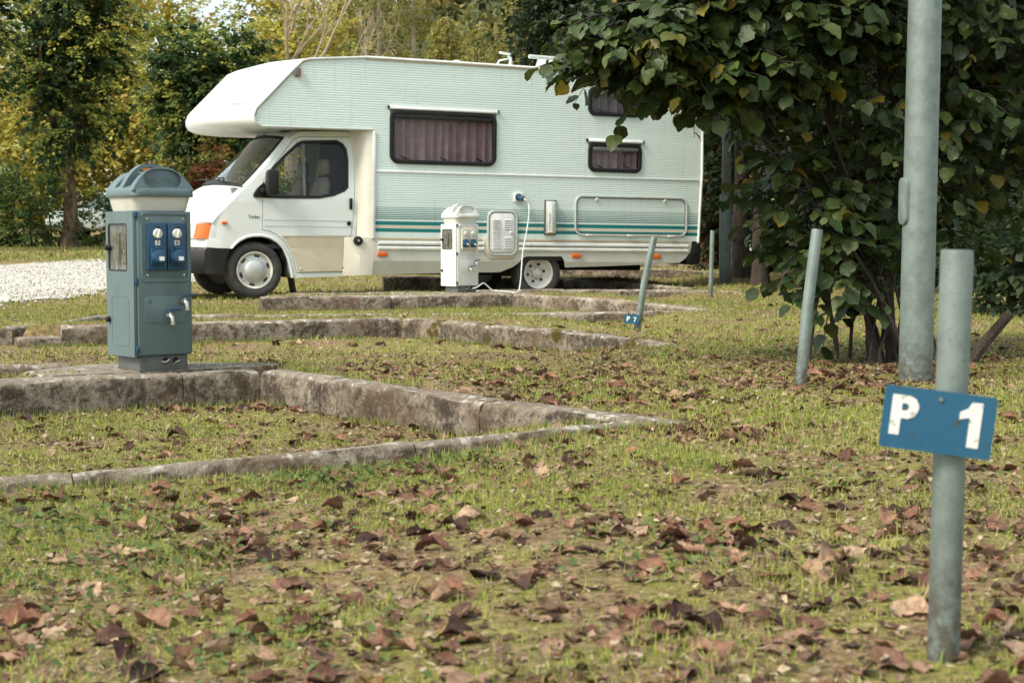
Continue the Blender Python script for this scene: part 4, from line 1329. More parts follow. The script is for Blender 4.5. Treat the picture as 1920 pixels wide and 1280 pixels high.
# mirror
for s in (0, 1):
    fl_ = (lambda y: y) if not s else (lambda y: BW - y)
    mb = MB()
    mb.prism([(0.0, 1.165), (0.005, 1.20), (0.05, 1.265), (0.13, 1.335), (0.13, 1.155), (0.02, 1.155)], fl_(0.118), fl_(0.145))
    mo = mb.build('wing_mirror', M['black'], RV, bevel=0.008)
    rows = []
    for y, g in ((-0.055, 0.86), (-0.05, 0.95), (0.02, 1.0), (0.06, 0.96), (0.075, 0.80)):
        rows.append([(0.19 + (a - 0.19) * g, fl_(y - 0.01 + (0.02 if True else 0)), 1.325 + (b - 1.325) * g) for a, b in rrect(0.125, 0.255, 1.175, 1.475, 0.045, 4)])
    hs = MB().grid(rows, close=True)
    k = len(rows[0])
    hs.f += [tuple(range(k)), tuple(4 * k + i for i in range(k))]
    hs.build('mirror_housing', M['black'], mo, ang=50)
    am = MB()
    am.box((0.11, fl_(0.09), 1.235), (0.06, 0.08, 0.05))
    am.build('mirror_arm', M['black'], mo, bevel=0.01)
# wipers
for y0 in (0.45, 1.15):
    wp = MB()
    wp.tube([(-0.27, y0, 1.33), (-0.245, y0 + 0.06, 1.375), (-0.24, y0 + 0.45, 1.395)], [0.012, 0.009, 0.006], 6)
    wp.tube([(-0.245, y0 + 0.10, 1.385), (-0.25, y0 + 0.62, 1.40)], 0.007, 6)
    wp.build('wiper', M['black'], RV)
# cabin
dsh = MB()
dsh.prism([(-0.25, 1.0), (-0.22, 1.27), (0.02, 1.25), (0.12, 1.18), (0.10, 0.9)], 0.22, BW - 0.22)
dsh.build('dashboard', M['dash'], RV, bevel=0.02)
flr = MB()
flr.box((0.75, BW / 2, 0.60), (1.3, BW - 0.4, 0.05))
flr.box((1.32, BW / 2, 1.25), (0.02, BW - 0.42, 1.4))
flr.box((0.86, BW / 2, 1.955), (0.85, BW - 0.9, 0.02))
flr.build('cabin_lining', M['interior'], RV)
for y in (0.62, 1.50):
    st = empty('seat', (0.86, y, 0.62))
    st.parent = RV
    rows = []
    for z, hw, x, th in ((0.28, 0.22, 0.0, 0.07), (0.40, 0.245, 0.03, 0.075), (0.58, 0.235, 0.07, 0.07), (0.72, 0.20, 0.10, 0.06), (0.80, 0.12, 0.115, 0.04)):
        rows.append([(x + b, a, z) for a, b in rrect(-hw, hw, -th, th, min(th, hw) * 0.8, 4)])
    sb_ = MB().grid(rows, close=True)
    k = len(rows[0])
    sb_.f += [tuple(4 * k + i for i in range(k))]
    sb_.build('backrest', M['seat'], st, ang=60)
    hr_ = MB()
    rows = [[(0.125 + b, a, z) for a, b in rrect(-hw, hw, -th, th, th * 0.8, 4)] for z, hw, th in ((0.82, 0.09, 0.035), (0.85, 0.125, 0.05), (0.98, 0.12, 0.05), (1.02, 0.08, 0.03))]
    hr_.grid(rows, close=True)
    hr_.f += [tuple(range(k)), tuple(3 * k + i for i in range(k))]
    hr_.build('headrest', M['seat'], st, ang=60)
    MB().box((-0.16, 0, 0.20), (0.46, 0.46, 0.15)).build('seat_cushion', M['seat'], st, bevel=0.05, seg=3)
sw = MB()
R_ = Matrix.Rotation(math.radians(-38), 3, 'Y')
pts = [R_ @ Vector((0, 0.20 * math.cos(q), 0.20 * math.sin(q))) + Vector((0.30, 0.62, 1.26)) for q in np.linspace(0, 2 * PI, 33)]
sw.tube(pts, 0.016, 8, cap=False)
sw.tube([pts[0], Vector((0.27, 0.62, 1.24)), pts[16]], 0.014, 6)
sw.tube([Vector((0.28, 0.62, 1.25)), Vector((0.05, 0.62, 1.05))], 0.03, 8)
sw.build('steering_wheel', M['black'], RV)
# mud flap, sill
MB().add([(0.455, 0.20, 0.50), (0.455, 0.42, 0.50), (0.535, 0.42, 0.06), (0.535, 0.20, 0.06)], [(0, 1, 2, 3)]).build('mud_flap', M['black'], RV, thick=0.02)

# wheels
def wheel(x, y, r, front, name='wheel', dirn=1):
    w = empty(name, (x, y, r))
    w.parent = RV
    if dirn < 0:
        w.rotation_euler = (0, 0, PI)
    s = r / 0.33
    rim_r = (0.212 if front else 0.205) * s
    ty = MB()
    ty.lathe([(rim_r, 0.02), (rim_r + 0.004, 0.004), (rim_r + 0.035, -0.012), (r * 0.86, -0.016), (r * 0.945, -0.006), (r * 0.985, 0.018), (r, 0.04), (r, 0.155), (r * 0.98, 0.175), (r * 0.9, 0.195), (rim_r, 0.19)], (0, 0, 0), 'Y', 48, cap=False)
    tyo = ty.build('tyre', M['rubber'], w, ang=60)
    gr = MB()
    for k in range(60):
        a = 2 * PI * k / 60
        gr.box((r * 1.0 * math.cos(a), 0.098, r * 1.0 * math.sin(a)), (0.010, 0.11, 0.016), Matrix.Rotation(-a, 3, 'Y'))
    gr.build('tread', M['rubber'], tyo)
    rm = MB()
    if front:
        rm.lathe([(0.02, 0.03), (rim_r * 0.55, 0.030), (rim_r * 0.66, 0.022), (rim_r * 0.80, 0.030), (rim_r * 0.87, 0.038), (rim_r * 0.90, 0.012), (rim_r * 0.98, -0.006), (rim_r * 1.02, -0.004), (rim_r * 1.02, 0.03), (0.02, 0.10)], (0, 0, 0), 'Y', 40)
        ro = rm.build('rim', M['rim'], w, ang=50)
        MB().lathe([(rim_r * 0.04, -0.036), (rim_r * 0.30, -0.034), (rim_r * 0.36, -0.030), (rim_r * 0.47, -0.026), (rim_r * 0.55, -0.014), (rim_r * 0.60, 0.012), (rim_r * 0.72, 0.020), (rim_r * 0.74, 0.032)], (0, 0, 0), 'Y', 36).build('hub_cap', M['hub'], w, ang=50)
        for k in range(6):
            a = 2 * PI * k / 6 + 0.35
            hm = MB()
            hm.box((rim_r * 0.79 * math.cos(a), 0.024, rim_r * 0.79 * math.sin(a)), (0.022, 0.010, 0.062), Matrix.Rotation(-a, 3, 'Y'))
            hm.build('rim_slot', M['dark'], ro, bevel=0.008)
    else:
        rm.lathe([(0.02, 0.075), (rim_r * 0.30, 0.075), (rim_r * 0.34, 0.085), (rim_r * 0.62, 0.085), (rim_r * 0.74, 0.070), (rim_r * 0.82, 0.045), (rim_r * 0.87, 0.022), (rim_r * 0.92, -0.002), (rim_r * 1.02, -0.006), (rim_r * 1.03, 0.01), (rim_r * 1.0, 0.14), (0.02, 0.17)], (0, 0, 0), 'Y', 40)
        ro = rm.build('rim', M['rim'], w, ang=50)
        MB().lathe([(0.012, 0.012), (rim_r * 0.17, 0.015), (rim_r * 0.19, 0.032), (rim_r * 0.28, 0.036), (rim_r * 0.30, 0.09)], (0, 0, 0), 'Y', 24).build('hub', M['rim'], w, ang=50)
        for k in range(6):
            a = 2 * PI * k / 6 + 0.2
            hm = MB()
            hm.lathe([(0.019, 0.078), (0.019, 0.10)], (rim_r * 0.58 * math.cos(a), 0, rim_r * 0.58 * math.sin(a)), 'Y', 14)
            hm.build('rim_hole', M['dark'], ro)
            bt = MB()
            a += 0.5
            bt.lathe([(0.009, 0.06), (0.010, 0.09)], (rim_r * 0.40 * math.cos(a), 0, rim_r * 0.40 * math.sin(a)), 'Y', 6)
            bt.build('wheel_nut', M['chrome'], ro)
    return w
wheel(0.03, 0.165, 0.325, True)
wheel(0.03, BW - 0.165, 0.325, True, dirn=-1)
wheel(3.57, 0.09, 0.305, False)
wheel(3.57, BW - 0.09, 0.305, False, dirn=-1)

# power cable from the inlet down to the kerb and across to the white pedestal
RVM = Matrix.Translation(RV.location) @ RV.rotation_euler.to_matrix().to_4x4()
def rvp(u, v, w):
    return RVM @ Vector((u, v, w))
cp = MB()
A0 = rvp(3.262, -0.10, 1.205)
cp.tube([rvp(3.246, -0.02, 1.222), rvp(3.252, -0.075, 1.212), rvp(3.262, -0.115, 1.200)], [0.034, 0.034, 0.026], 14)
cpo = cp.build('blue_coupling', M['socketblue'])
tag(cpo, 'blue round power coupling plugged into the motorhome wall inlet', 'plug')
cb_ = MB()
pts = [rvp(3.262, -0.11, 1.202), rvp(3.285, -0.15, 1.185), rvp(3.305, -0.19, 1.11)]
A1, E1 = rvp(3.305, -0.19, 1.11), Vector((0.06, 16.44, 0.070))
pts += [A1.lerp(E1, q) + Vector((0.01 * math.sin(q * 9), 0, -0.05 * math.sin(PI * q))) for q in (0.15, 0.32, 0.5, 0.68, 0.86)] + [E1]
pts += [Vector((-0.04, 16.56, 0.069)), Vector((-0.12, 16.62, 0.070)), Vector((-0.20, 16.62, 0.078)), Vector((-0.26, 16.60, 0.13)), Vector((-0.30, 16.58, 0.155)), Vector((-0.36, 16.56, 0.115)), Vector((-0.42, 16.55, 0.098))]
fine_pts = []
for i in range(len(pts) - 1):
    p0, p1, p2, p3 = pts[max(i - 1, 0)], pts[i], pts[i + 1], pts[min(i + 2, len(pts) - 1)]
    for s in np.linspace(0, 1, 6, endpoint=False):
        fine_pts.append(0.5 * ((2 * p1) + (p2 - p0) * s + (2 * p0 - 5 * p1 + 4 * p2 - p3) * s * s + (3 * p1 - p0 - 3 * p2 + p3) * s ** 3))
cb_.tube(fine_pts, 0.0065, 8)
tag(cb_.build('power_cable', M['cable']), 'white power cable hanging from the motorhome inlet to the white pedestal', 'cable')

# ------------------------------------------------------------------ plants: shared helpers
M['bark'] = pm('brown_bark', (0.20, 0.135, 0.085), 0.95, col2=(0.075, 0.050, 0.034), nscale=9, lo=0.35, hi=0.65, bmp=1.0, bscale=30, bdist=0.02, stretch=(1, 1, 0.35))
M['bark_pale'] = pm('pale_bark', (0.42, 0.34, 0.25), 0.9, col2=(0.27, 0.21, 0.15), nscale=6, bmp=0.5, bscale=20, bdist=0.02)
M['bark_dark'] = pm('dark_bark', (0.060, 0.045, 0.034), 0.95, col2=(0.028, 0.022, 0.017), nscale=12, lo=0.35, hi=0.65, bmp=1.0, bscale=40, bdist=0.02, stretch=(1, 1, 0.3))
M['leaf'] = leaf_mat('tree_leaves', 0.55, 0.42)
M['hazel'] = leaf_mat('hazel_leaves', 0.45, 0.20, spec=0.4, mottle=(45, (0.7, 0.72, 0.65)))
M['grass'] = leaf_mat('grass_blades', 0.6, 0.30, spec=0.2)
M['litter'] = leaf_mat('dry_leaves', 0.7, 0.10, spec=0.2, mottle=(55, (0.45, 0.42, 0.40)))
LEAF_V = [(0, 0, 0), (0.36, 0.45, 0.10), (0, 1, 0), (-0.36, 0.45, 0.10)]
LEAF_F = [(0, 1, 2), (0, 2, 3)]

def ell(blobs, n, inner=0.5):
    """points spread through a union of ellipsoids, denser towards the skin; returns points and outward directions"""
    w = np.array([b[1][0] * b[1][1] * b[1][2] for b in blobs]) ** 0.75
    idx = RNG.choice(len(blobs), n, p=w / w.sum())
    d = nrm(RNG.normal(size=(n, 3)))
    r = inner + (1 - inner) * RNG.random(n) ** 0.6
    c = np.array([b[0] for b in blobs], float)[idx]
    s = np.array([b[1] for b in blobs], float)[idx]
    lump = 0.84 + 0.32 * vnoise(d[:, 0] * 2.4 + idx * 7, d[:, 1] * 2.4 + d[:, 2] * 3.1, 1.0, 5)
    return c + d * s * (r * lump)[:, None], nrm(d / s), r

def sprays(c, a, nl, L, leaf, palette, droop=0.25, spread=0.30, tip=None, jitter=0.15):
    """leafy twigs: nl leaves along each axis"""
    n = len(c)
    t_ = RNG.random((n, nl))
    side = nrm(np.cross(a, np.array([0, 0, 1.0]) + RNG.normal(size=(n, 3)) * 0.25))
    sg = np.where(RNG.random((n, nl)) < 0.5, -1.0, 1.0)
    Ls = L * (0.6 + 0.8 * RNG.random(n))
    off = (spread * (1.05 - 0.7 * t_) * RNG.random((n, nl)) * sg)
    P = c[:, None, :] + a[:, None, :] * (Ls[:, None] * t_)[..., None] + side[:, None, :] * (off * Ls[:, None])[..., None]
    P[..., 2] -= droop * Ls[:, None] * t_ ** 2
    P += RNG.normal(size=P.shape) * jitter * L * 0.25
    D = a[:, None, :] * 0.7 + side[:, None, :] * (sg * 0.8)[..., None] + np.array([0, 0, -0.35]) + RNG.normal(size=P.shape) * 0.3
    Nn = np.array([0, 0, 1.0]) + a[:, None, :] * 0.35 + RNG.normal(size=P.shape) * 0.45
    S_ = leaf * (0.65 + 0.7 * RNG.random((n, nl)))
    pal = np.array(palette, float)
    pick = RNG.integers(0, len(pal), n)
    col = pal[pick][:, None, :] * (0.75 + 0.5 * RNG.random((n, nl)))[..., None]
    if tip is not None:
        f = (t_ * 0.8 * (RNG.random(n) < tip[1])[:, None])[..., None]
        col = col * (1 - f) + np.array(tip[0]) * f
    return P.reshape(-1, 3), D.reshape(-1, 3), Nn.reshape(-1, 3), S_.reshape(-1), col.reshape(-1, 3)

def foliage(name, parts, mat, parent, tv=LEAF_V, tf=LEAF_F, kind=None, smooth=False):
    P, D, Nn, S_, C_ = [np.concatenate([q[i] for q in parts]) for i in range(5)]
    X, Y, Z = frames(D, Nn)
    o = inst_mesh(name, tv, tf, P, X, Y, Z, S_, C_, mat, parent, smooth)
    if kind: o['kind'] = kind
    return o

def limb_path(p0, p1, bend=0.15, n=6):
    p0, p1 = Vector(p0), Vector(p1)
    L = (p1 - p0).length
    o = Vector((random.uniform(-1, 1), random.uniform(-1, 1), random.uniform(0.0, 1))) * L * bend
    return [p0.lerp(p1, i / n) + o * math.sin(PI * i / n) + Vector((random.uniform(-1, 1), random.uniform(-1, 1), 0)) * L * 0.012 for i in range(n + 1)]

def trunk_mesh(base, fork, r0, r1, targets, rl, mat, parent, flare=1.35):
    m_ = MB()
    b, f = Vector(base), Vector(fork)
    pts = [b + Vector((0, 0, -0.3)), b, b.lerp(f, 0.08)] + [b.lerp(f, q) + Vector((random.uniform(-1, 1), random.uniform(-1, 1), 0)) * r0 * 0.25 for q in (0.3, 0.55, 0.8)] + [f]
    m_.tube(pts, [r0 * flare, r0 * flare, r0 * 1.1, r0, r0 * 0.6 + r1 * 0.4, r1, r1 * 1.1], 12)
    for tg in targets:
        pp = limb_path(f - (f - b) * random.uniform(0.0, 0.15), tg)
        k = len(pp)
        m_.tube(pp, [rl * (1 - 0.8 * i / (k - 1)) for i in range(k)], 7)
        for _ in range(2):
            i = random.randint(2, k - 2)
            q = pp[i] + Vector((random.uniform(-1, 1), random.uniform(-1, 1), random.uniform(-0.1, 0.9))) * (Vector(tg) - f).length * 0.35
            p2 = limb_path(pp[i], q, 0.1, 4)
            m_.tube(p2, [rl * 0.4 * (1 - 0.8 * j / 4) for j in range(5)], 5)
    return m_.build('trunk', mat, parent, ang=60)

def tree(label, base, fork_h, r0, blobs, nspray, nl, L, leaf, palette, tip=None, name='broadleaf_tree', bark='bark', group=None, droop=0.25, inner=0.45, rl=None, core=0.25, spread=0.30, jitter=0.15):
    e = empty(name, base, label=label, cat='tree', group=group)
    loc = [((b[0][0] - base[0], b[0][1] - base[1], b[0][2] - base[2]), b[1]) for b in blobs]
    tg = [tuple(Vector(b[0]) + Vector((random.uniform(-.4, .4) * b[1][0], random.uniform(-.4, .4) * b[1][1], random.uniform(0, .5) * b[1][2]))) for b in loc for _ in (0, 1)]
    trunk_mesh((0, 0, 0), (0, 0, fork_h), r0, r0 * 0.75, tg, rl or r0 * 0.42, M[bark], e)
    c, a, r = ell(loc, nspray, inner)
    a = nrm(a + np.array([0, 0, 0.15]) + RNG.normal(size=a.shape) * 0.35)
    parts = [sprays(c, a, nl, L, leaf, palette, droop, spread, tip, jitter)]
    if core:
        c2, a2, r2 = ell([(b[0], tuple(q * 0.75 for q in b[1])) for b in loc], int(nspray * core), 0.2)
        parts.append(sprays(c2, a2, nl, L * 1.1, leaf * 1.7, [tuple(q * 0.7 for q in palette[0])], droop))  # inner leaves coloured darker: the crown's inner shade is put into their colour
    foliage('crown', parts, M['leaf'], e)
    return e

GREEN = [(0.050, 0.100, 0.034), (0.12, 0.19, 0.05), (0.21, 0.28, 0.065), (0.34, 0.38, 0.085), (0.47, 0.45, 0.10)]
YEL = [(0.55, 0.50, 0.11), (0.45, 0.47, 0.105), (0.62, 0.52, 0.12), (0.36, 0.40, 0.095), (0.52, 0.40, 0.09)]
OLIVE = [(0.22, 0.225, 0.055), (0.29, 0.27, 0.065), (0.35, 0.30, 0.072), (0.18, 0.195, 0.05)]

def gh(x, y):
    return float(gz(x, y))

# hornbeams by the track on the left; yellow tips brightened as painted sunlit highlights
tree('hornbeam with a bare mottled trunk rising from the hedge at left', (-11.32, 41, gh(-11.3, 41)), 2.4, 0.19,
     [((-11.3, 41, 4.6), (0.85, 0.85, 1.1)), ((-10.8, 41.2, 5.6), (0.8, 0.8, 1.0)), ((-11.8, 40.8, 5.3), (0.7, 0.8, 0.9)), ((-11.2, 41, 6.9), (1.05, 1.0, 1.1)), ((-11.1, 40.6, 3.5), (0.75, 0.75, 0.6))],
     460, 36, 0.8, 0.098, GREEN, tip=((0.66, 0.62, 0.13), 0.55), group='trees on the left', droop=0.45, spread=0.2, jitter=0.07, core=0.45)
tree('nearest dark green tree crown filling the top left picture corner', (-13.2, 37.5, gh(-13.2, 37.5)), 2.6, 0.2,
     [((-13.1, 37.5, 5.3), (0.95, 0.95, 1.2)), ((-12.6, 37.3, 6.4), (0.85, 0.85, 0.9)), ((-13.3, 37.6, 4.3), (0.75, 0.8, 0.7))],
     340, 36, 0.8, 0.098, GREEN, tip=((0.66, 0.62, 0.13), 0.5), group='trees on the left', droop=0.45, spread=0.2, jitter=0.07, core=0.45)
tree('dense dark tree right behind the nose of the motorhome', (-9.3, 46, gh(-9.3, 46)), 1.7, 0.25,
     [((-8.9, 46, 4.3), (1.3, 1.2, 1.5)), ((-8.2, 46.3, 5.3), (1.2, 1.2, 1.3)), ((-9.3, 46, 5.3), (1.0, 1.1, 1.3)), ((-7.7, 45.8, 4.4), (1.0, 1.0, 1.3)), ((-8.6, 46, 3.0), (1.2, 1.1, 0.8))],
     640, 36, 0.85, 0.105, GREEN[:4], tip=((0.50, 0.48, 0.11), 0.4), group='trees on the left', droop=0.4, spread=0.2, jitter=0.07, core=0.45)
# autumn-yellow trees further back
for lab, x, y, hh, rr_ in (('tall yellowing tree standing between the two dark hornbeams', -11.3, 50, 8.6, 2.0), ('yellow tree far behind the top left dark crown', -17.0, 62, 10.2, 2.7), ('yellow green tree rising above the motorhome nose', -8.2, 63, 9.6, 2.2), ('loose olive tree left of the pale bare tree', -10.4, 70, 10.2, 2.1), ('low yellow tree seen behind the bare hornbeam trunk', -14.6, 50, 5.6, 2.4)):
    z0 = gh(x, y)
    tree(lab, (x, y, z0), hh * 0.3, 0.16, [((x, y, z0 + hh * 0.42), (rr_, rr_ * 0.9, hh * 0.22)), ((x + 0.4, y, z0 + hh * 0.66), (rr_ * 0.85, rr_ * 0.8, hh * 0.24)), ((x - 0.5, y, z0 + hh * 0.85), (rr_ * 0.55, rr_ * 0.55, hh * 0.20))],
         620, 24, 1.0, 0.15, YEL if 'olive' not in lab else OLIVE, tip=((0.34, 0.24, 0.06), 0.3), group='yellowing trees at the back', core=0.15)

# conifers behind the motorhome roof
def conifer(label, x, y, h, rad, dens=1.0, r0=0.13, pal=OLIVE):
    z0 = gh(x, y)
    e = empty('conifer', (x, y, z0), label=label, cat='tree', group='thin conifers behind the motorhome')
    MB().tube([(0, 0, -0.3), (0.03, 0, h * 0.3), (-0.03, 0.02, h * 0.6), (0, 0, h)], [r0 * 1.2, r0, r0 * 0.7, 0.02], 9).build('trunk', M['bark_pale'], e)
    br = MB()
    cs, ds = [], []
    n = int(75 * dens)
    for i in range(n):
        q = random.random() ** 0.8
        z = h * (0.20 + 0.80 * q)
        R_ = rad * (1 - q) ** 0.7 * random.uniform(0.6, 1.1) + 0.15
        a = random.uniform(0, 2 * PI)
        d = Vector((math.cos(a), math.sin(a), 0.1))
        p1 = Vector((0, 0, z)) + d * R_ * 0.6
        p2 = Vector((0, 0, z)) + Vector((d.x, d.y, -0.22)) * R_
        br.tube([(0, 0, z), p1, p2], [0.022, 0.014, 0.004], 4, cap=False)
        for k in range(7):
            s = random.uniform(0.15, 1.0)
            c = Vector((0, 0, z)).lerp(p1, min(1, s / 0.6)) if s < 0.6 else p1.lerp(p2, (s - 0.6) / 0.4)
            cs.append(c)
            ds.append((d.x * 0.5 + random.uniform(-.6, .6), d.y * 0.5 + random.uniform(-.6, .6), -0.55))
    br.build('branches', M['bark_pale'], e)
    foliage('crown', [sprays(np.array(cs), nrm(np.array(ds)), 14, 0.62, 0.17, pal, 0.35, 0.22, tip=((0.24, 0.20, 0.06), 0.3))], M['leaf'], e, [(0, 0, 0), (0.16, 0.4, 0.02), (0, 1, 0), (-0.16, 0.4, 0.02)], LEAF_F)
for lab, px, y, h, rad, dn in (('thin conifer with a straight pale trunk right of the bare tree', 592, 66, 13, 1.7, 0.7), ('conifer with a thin visible stem above the motorhome roof apex', 714, 68, 14, 2.0, 1.0), ('full conifer standing above the large motorhome window', 778, 70, 14, 2.2, 1.1), ('short conifer in front of the wooded hill', 838, 66, 8.6, 1.9, 1.2), ('slim conifer with reddish stem left of the roof aerial', 900, 62, 8.0, 1.7, 1.0), ('conifer behind the roof rack', 962, 60, 8.6, 1.8, 1.1), ('bushy conifer directly left of the roof apex', 648, 76, 12, 1.9, 0.9)):
    conifer(lab, (px - 960) / 3000 * y, y, h, rad, dn)

# pale bare tree
e = empty('bare_tree', (-7.55, 55, gh(-7.5, 55)), label='pale leafless tree with forked limbs behind the motorhome roof', cat='tree')
bt = MB()
def grow(m_, p, d, L, r, depth):
    n = 5
    pts, rad = [p], [r]
    for i in range(n):
        d = (d + Vector((random.uniform(-1, 1), random.uniform(-1, 1), random.uniform(-0.5, 0.7))) * 0.17).normalized()
        p = p + d * L / n
        pts.append(p)
        rad.append(r * (1 - 0.55 * (i + 1) / n))
    m_.tube(pts, [q * 0.62 for q in rad], 7 if depth < 2 else 4)
    if depth < 4:
        for k in range(3 if depth else 4):
            i = random.randint(2, n)
            dd = (d + Vector((random.uniform(-1, 1), random.uniform(-0.6, 0.6), random.uniform(-0.1, 0.8))) * 0.8).normalized()
            grow(m_, pts[i], dd, L * random.uniform(0.5, 0.72), rad[i] * 0.7, depth + 1)
random.seed(21)
grow(bt, Vector((0, 0, 3.6)), Vector((0.05, 0, 1)), 3.4, 0.17, 0)
grow(bt, Vector((0.1, 0, 3.8)), Vector((0.32, 0, 0.9)), 3.4, 0.15, 0)
grow(bt, Vector((0.7, 0.3, 4.8)), Vector((0.85, 0, 0.42)), 2.6, 0.10, 1)
grow(bt, Vector((1.6, 0.3, 4.6)), Vector((0.75, 0, 0.75)), 2.2, 0.085, 1)
bt.tube([(0, 0, -0.3), (0, 0, 1.5), (0, 0, 3.7)], [0.30, 0.26, 0.19], 10)
bt.tube([(0.05, 0, 3.2), (0.7, 0.3, 4.8)], [0.14, 0.10], 8)
bt.tube([(0.7, 0.3, 4.0), (1.6, 0.3, 4.6)], [0.09, 0.08], 8)
bt.tube([(0.05, 0, 3.0), (0.7, 0.3, 4.0)], [0.11, 0.09], 8)
bt.build('trunk', M['bark_pale'], e)
random.seed(7)

# wooded hill
hx = np.linspace(-140, 260, 41)
hy = np.linspace(170, 420, 26)
HX, HY = np.meshgrid(hx, hy)
def hillz(x, y):
    ridge = 40 * sstep(-85, -28, x) + 16 * sstep(-30, 15, x)
    return ridge * sstep(170, 330, y) + (fbm(x, y, 0.03, 8, 3) - 0.5) * 10 * sstep(170, 260, y) - 2
rows = [[(HX[i, j], HY[i, j], float(hillz(HX[i, j], HY[i, j]))) for j in range(len(hx))] for i in range(len(hy))]
M['hill'] = pm('hill_floor', (0.07, 0.075, 0.03), 0.95, nscale=0.1, coord='Object')
tag(MB().grid(rows).build('hill', M['hill']), kind='structure')
nT = 1300
tx = RNG.uniform(-120, 70, nT)
tyy = RNG.uniform(175, 418, nT)
tz = hillz(tx, tyy)
parts = []
hp_ = np.array([(0.17, 0.18, 0.055), (0.23, 0.22, 0.068), (0.13, 0.145, 0.06), (0.26, 0.22, 0.072), (0.10, 0.12, 0.06)])
for i in range(nT):
    rr_ = RNG.uniform(2.2, 4.2)
    d = nrm(RNG.normal(size=(85, 3)))
    d[:, 2] = np.abs(d[:, 2]) * 1.0 - 0.15
    P = np.array([tx[i], tyy[i], tz[i] + rr_ * 0.9]) + d * rr_ * np.array([1, 1, 1.15]) * (0.8 + 0.3 * RNG.random((85, 1)))
    col = hp_[RNG.integers(0, 5)] * (0.7 + 0.6 * RNG.random((85, 1)))
    parts.append((P, RNG.normal(size=(85, 3)) + d * 0.5, d + RNG.normal(size=(85, 3)) * 0.6, RNG.uniform(1.0, 2.2, 85), col))
w_ = foliage('woodland', parts, M['leaf'], None, kind='stuff')
tag(w_, 'olive green woods covering the hill behind the conifers', 'woods')

# hedge by the track
def hedge(label, x0, x1, y, h, d, n, pal):
    z0 = gh((x0 + x1) / 2, y)
    e = empty('hedge', ((x0 + x1) / 2, y, z0), label=label, cat='hedge', group='hedges by the track')
    bl = []
    k = max(2, int((x1 - x0) / 0.8))
    for i in range(k):
        x = (x0 - x1) / 2 + (x1 - x0) * (i + 0.5) / k
        bl.append(((x, random.uniform(-.2, .2), h * 0.5), (0.85, d, h * 0.55 * random.uniform(0.9, 1.1))))
    c, a, r = ell(bl, n, 0.55)
    c[:, 2] = np.maximum(c[:, 2], 0.05)
    foliage('leaves', [sprays(c, nrm(a + np.array([0, -0.1, 0.35])), 22, 0.5, 0.095, pal, 0.15, tip=((0.22, 0.24, 0.06), 0.35))], M['leaf'], e)
    m_ = MB()
    for i in range(k * 2):
        x = random.uniform(-1, 1) * (x1 - x0) / 2
        m_.tube([(x, 0, -0.2), (x + random.uniform(-.2, .2), 0.1, h * 0.7)], [0.03, 0.012], 5)
    m_.build('stems', M['bark_dark'], e)
HG = [(0.055, 0.115, 0.034), (0.080, 0.150, 0.042), (0.060, 0.105, 0.030), (0.11, 0.165, 0.042)]
hedge('tall clipped hedge at the left picture edge beyond the gravel', -16.5, -11.75, 41.5, 1.75, 0.9, 1000, HG)
hedge('low hedge right of the bare trunk with a car behind it', -11.1, -8.4, 42.0, 1.0, 0.8, 420, HG)
hedge('hedge continuing behind the motorhome cab', -8.2, -2.0, 43.0, 1.5, 0.8, 900, HG)

# orange-brown shrub near the motorhome nose
tree('small rusty orange tree showing beside the motorhome nose', (-8.0, 42.5, gh(-8, 42.5)), 0.5, 0.09, [((-8.0, 42.5, 1.75), (0.55, 0.5, 0.75)), ((-7.9, 42.5, 2.5), (0.35, 0.35, 0.5))], 120, 20, 0.45, 0.09, [(0.36, 0.14, 0.05), (0.28, 0.10, 0.045), (0.36, 0.22, 0.06), (0.22, 0.2, 0.05)], name='small_tree')

# ------------------------------------------------------------------ shaded trees and bushes on the right
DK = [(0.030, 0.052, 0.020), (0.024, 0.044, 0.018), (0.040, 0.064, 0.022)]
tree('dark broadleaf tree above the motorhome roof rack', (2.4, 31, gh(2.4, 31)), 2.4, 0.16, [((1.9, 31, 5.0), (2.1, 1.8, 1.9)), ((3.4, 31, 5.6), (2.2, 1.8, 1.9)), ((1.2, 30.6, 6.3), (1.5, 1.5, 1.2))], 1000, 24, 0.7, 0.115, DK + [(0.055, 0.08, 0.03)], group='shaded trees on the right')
for lab, x, y, r0, fx in (('brown tree trunk just right of the square pole', 3.32, 23.2, 0.125, 0.1), ('straight brown trunk in front of its neighbour behind the bush', 3.24, 20.9, 0.105, 0.05), ('dark trunk hidden deepest behind the hazel leaves', 3.45, 19.7, 0.11, -0.1), ('dark trunk beyond the lamp pole', 5.35, 21.5, 0.13, 0.2)):
    z0 = gh(x, y)
    tree(lab, (x, y, z0), 2.3, r0, [((x + 0.6, y + 0.4, 3.7), (1.7, 1.6, 1.2)), ((x + 1.2, y + 0.6, 5.2), (2.0, 1.8, 1.4))], 560, 22, 0.75, 0.13, DK, bark='bark_dark', group='shaded trees on the right')
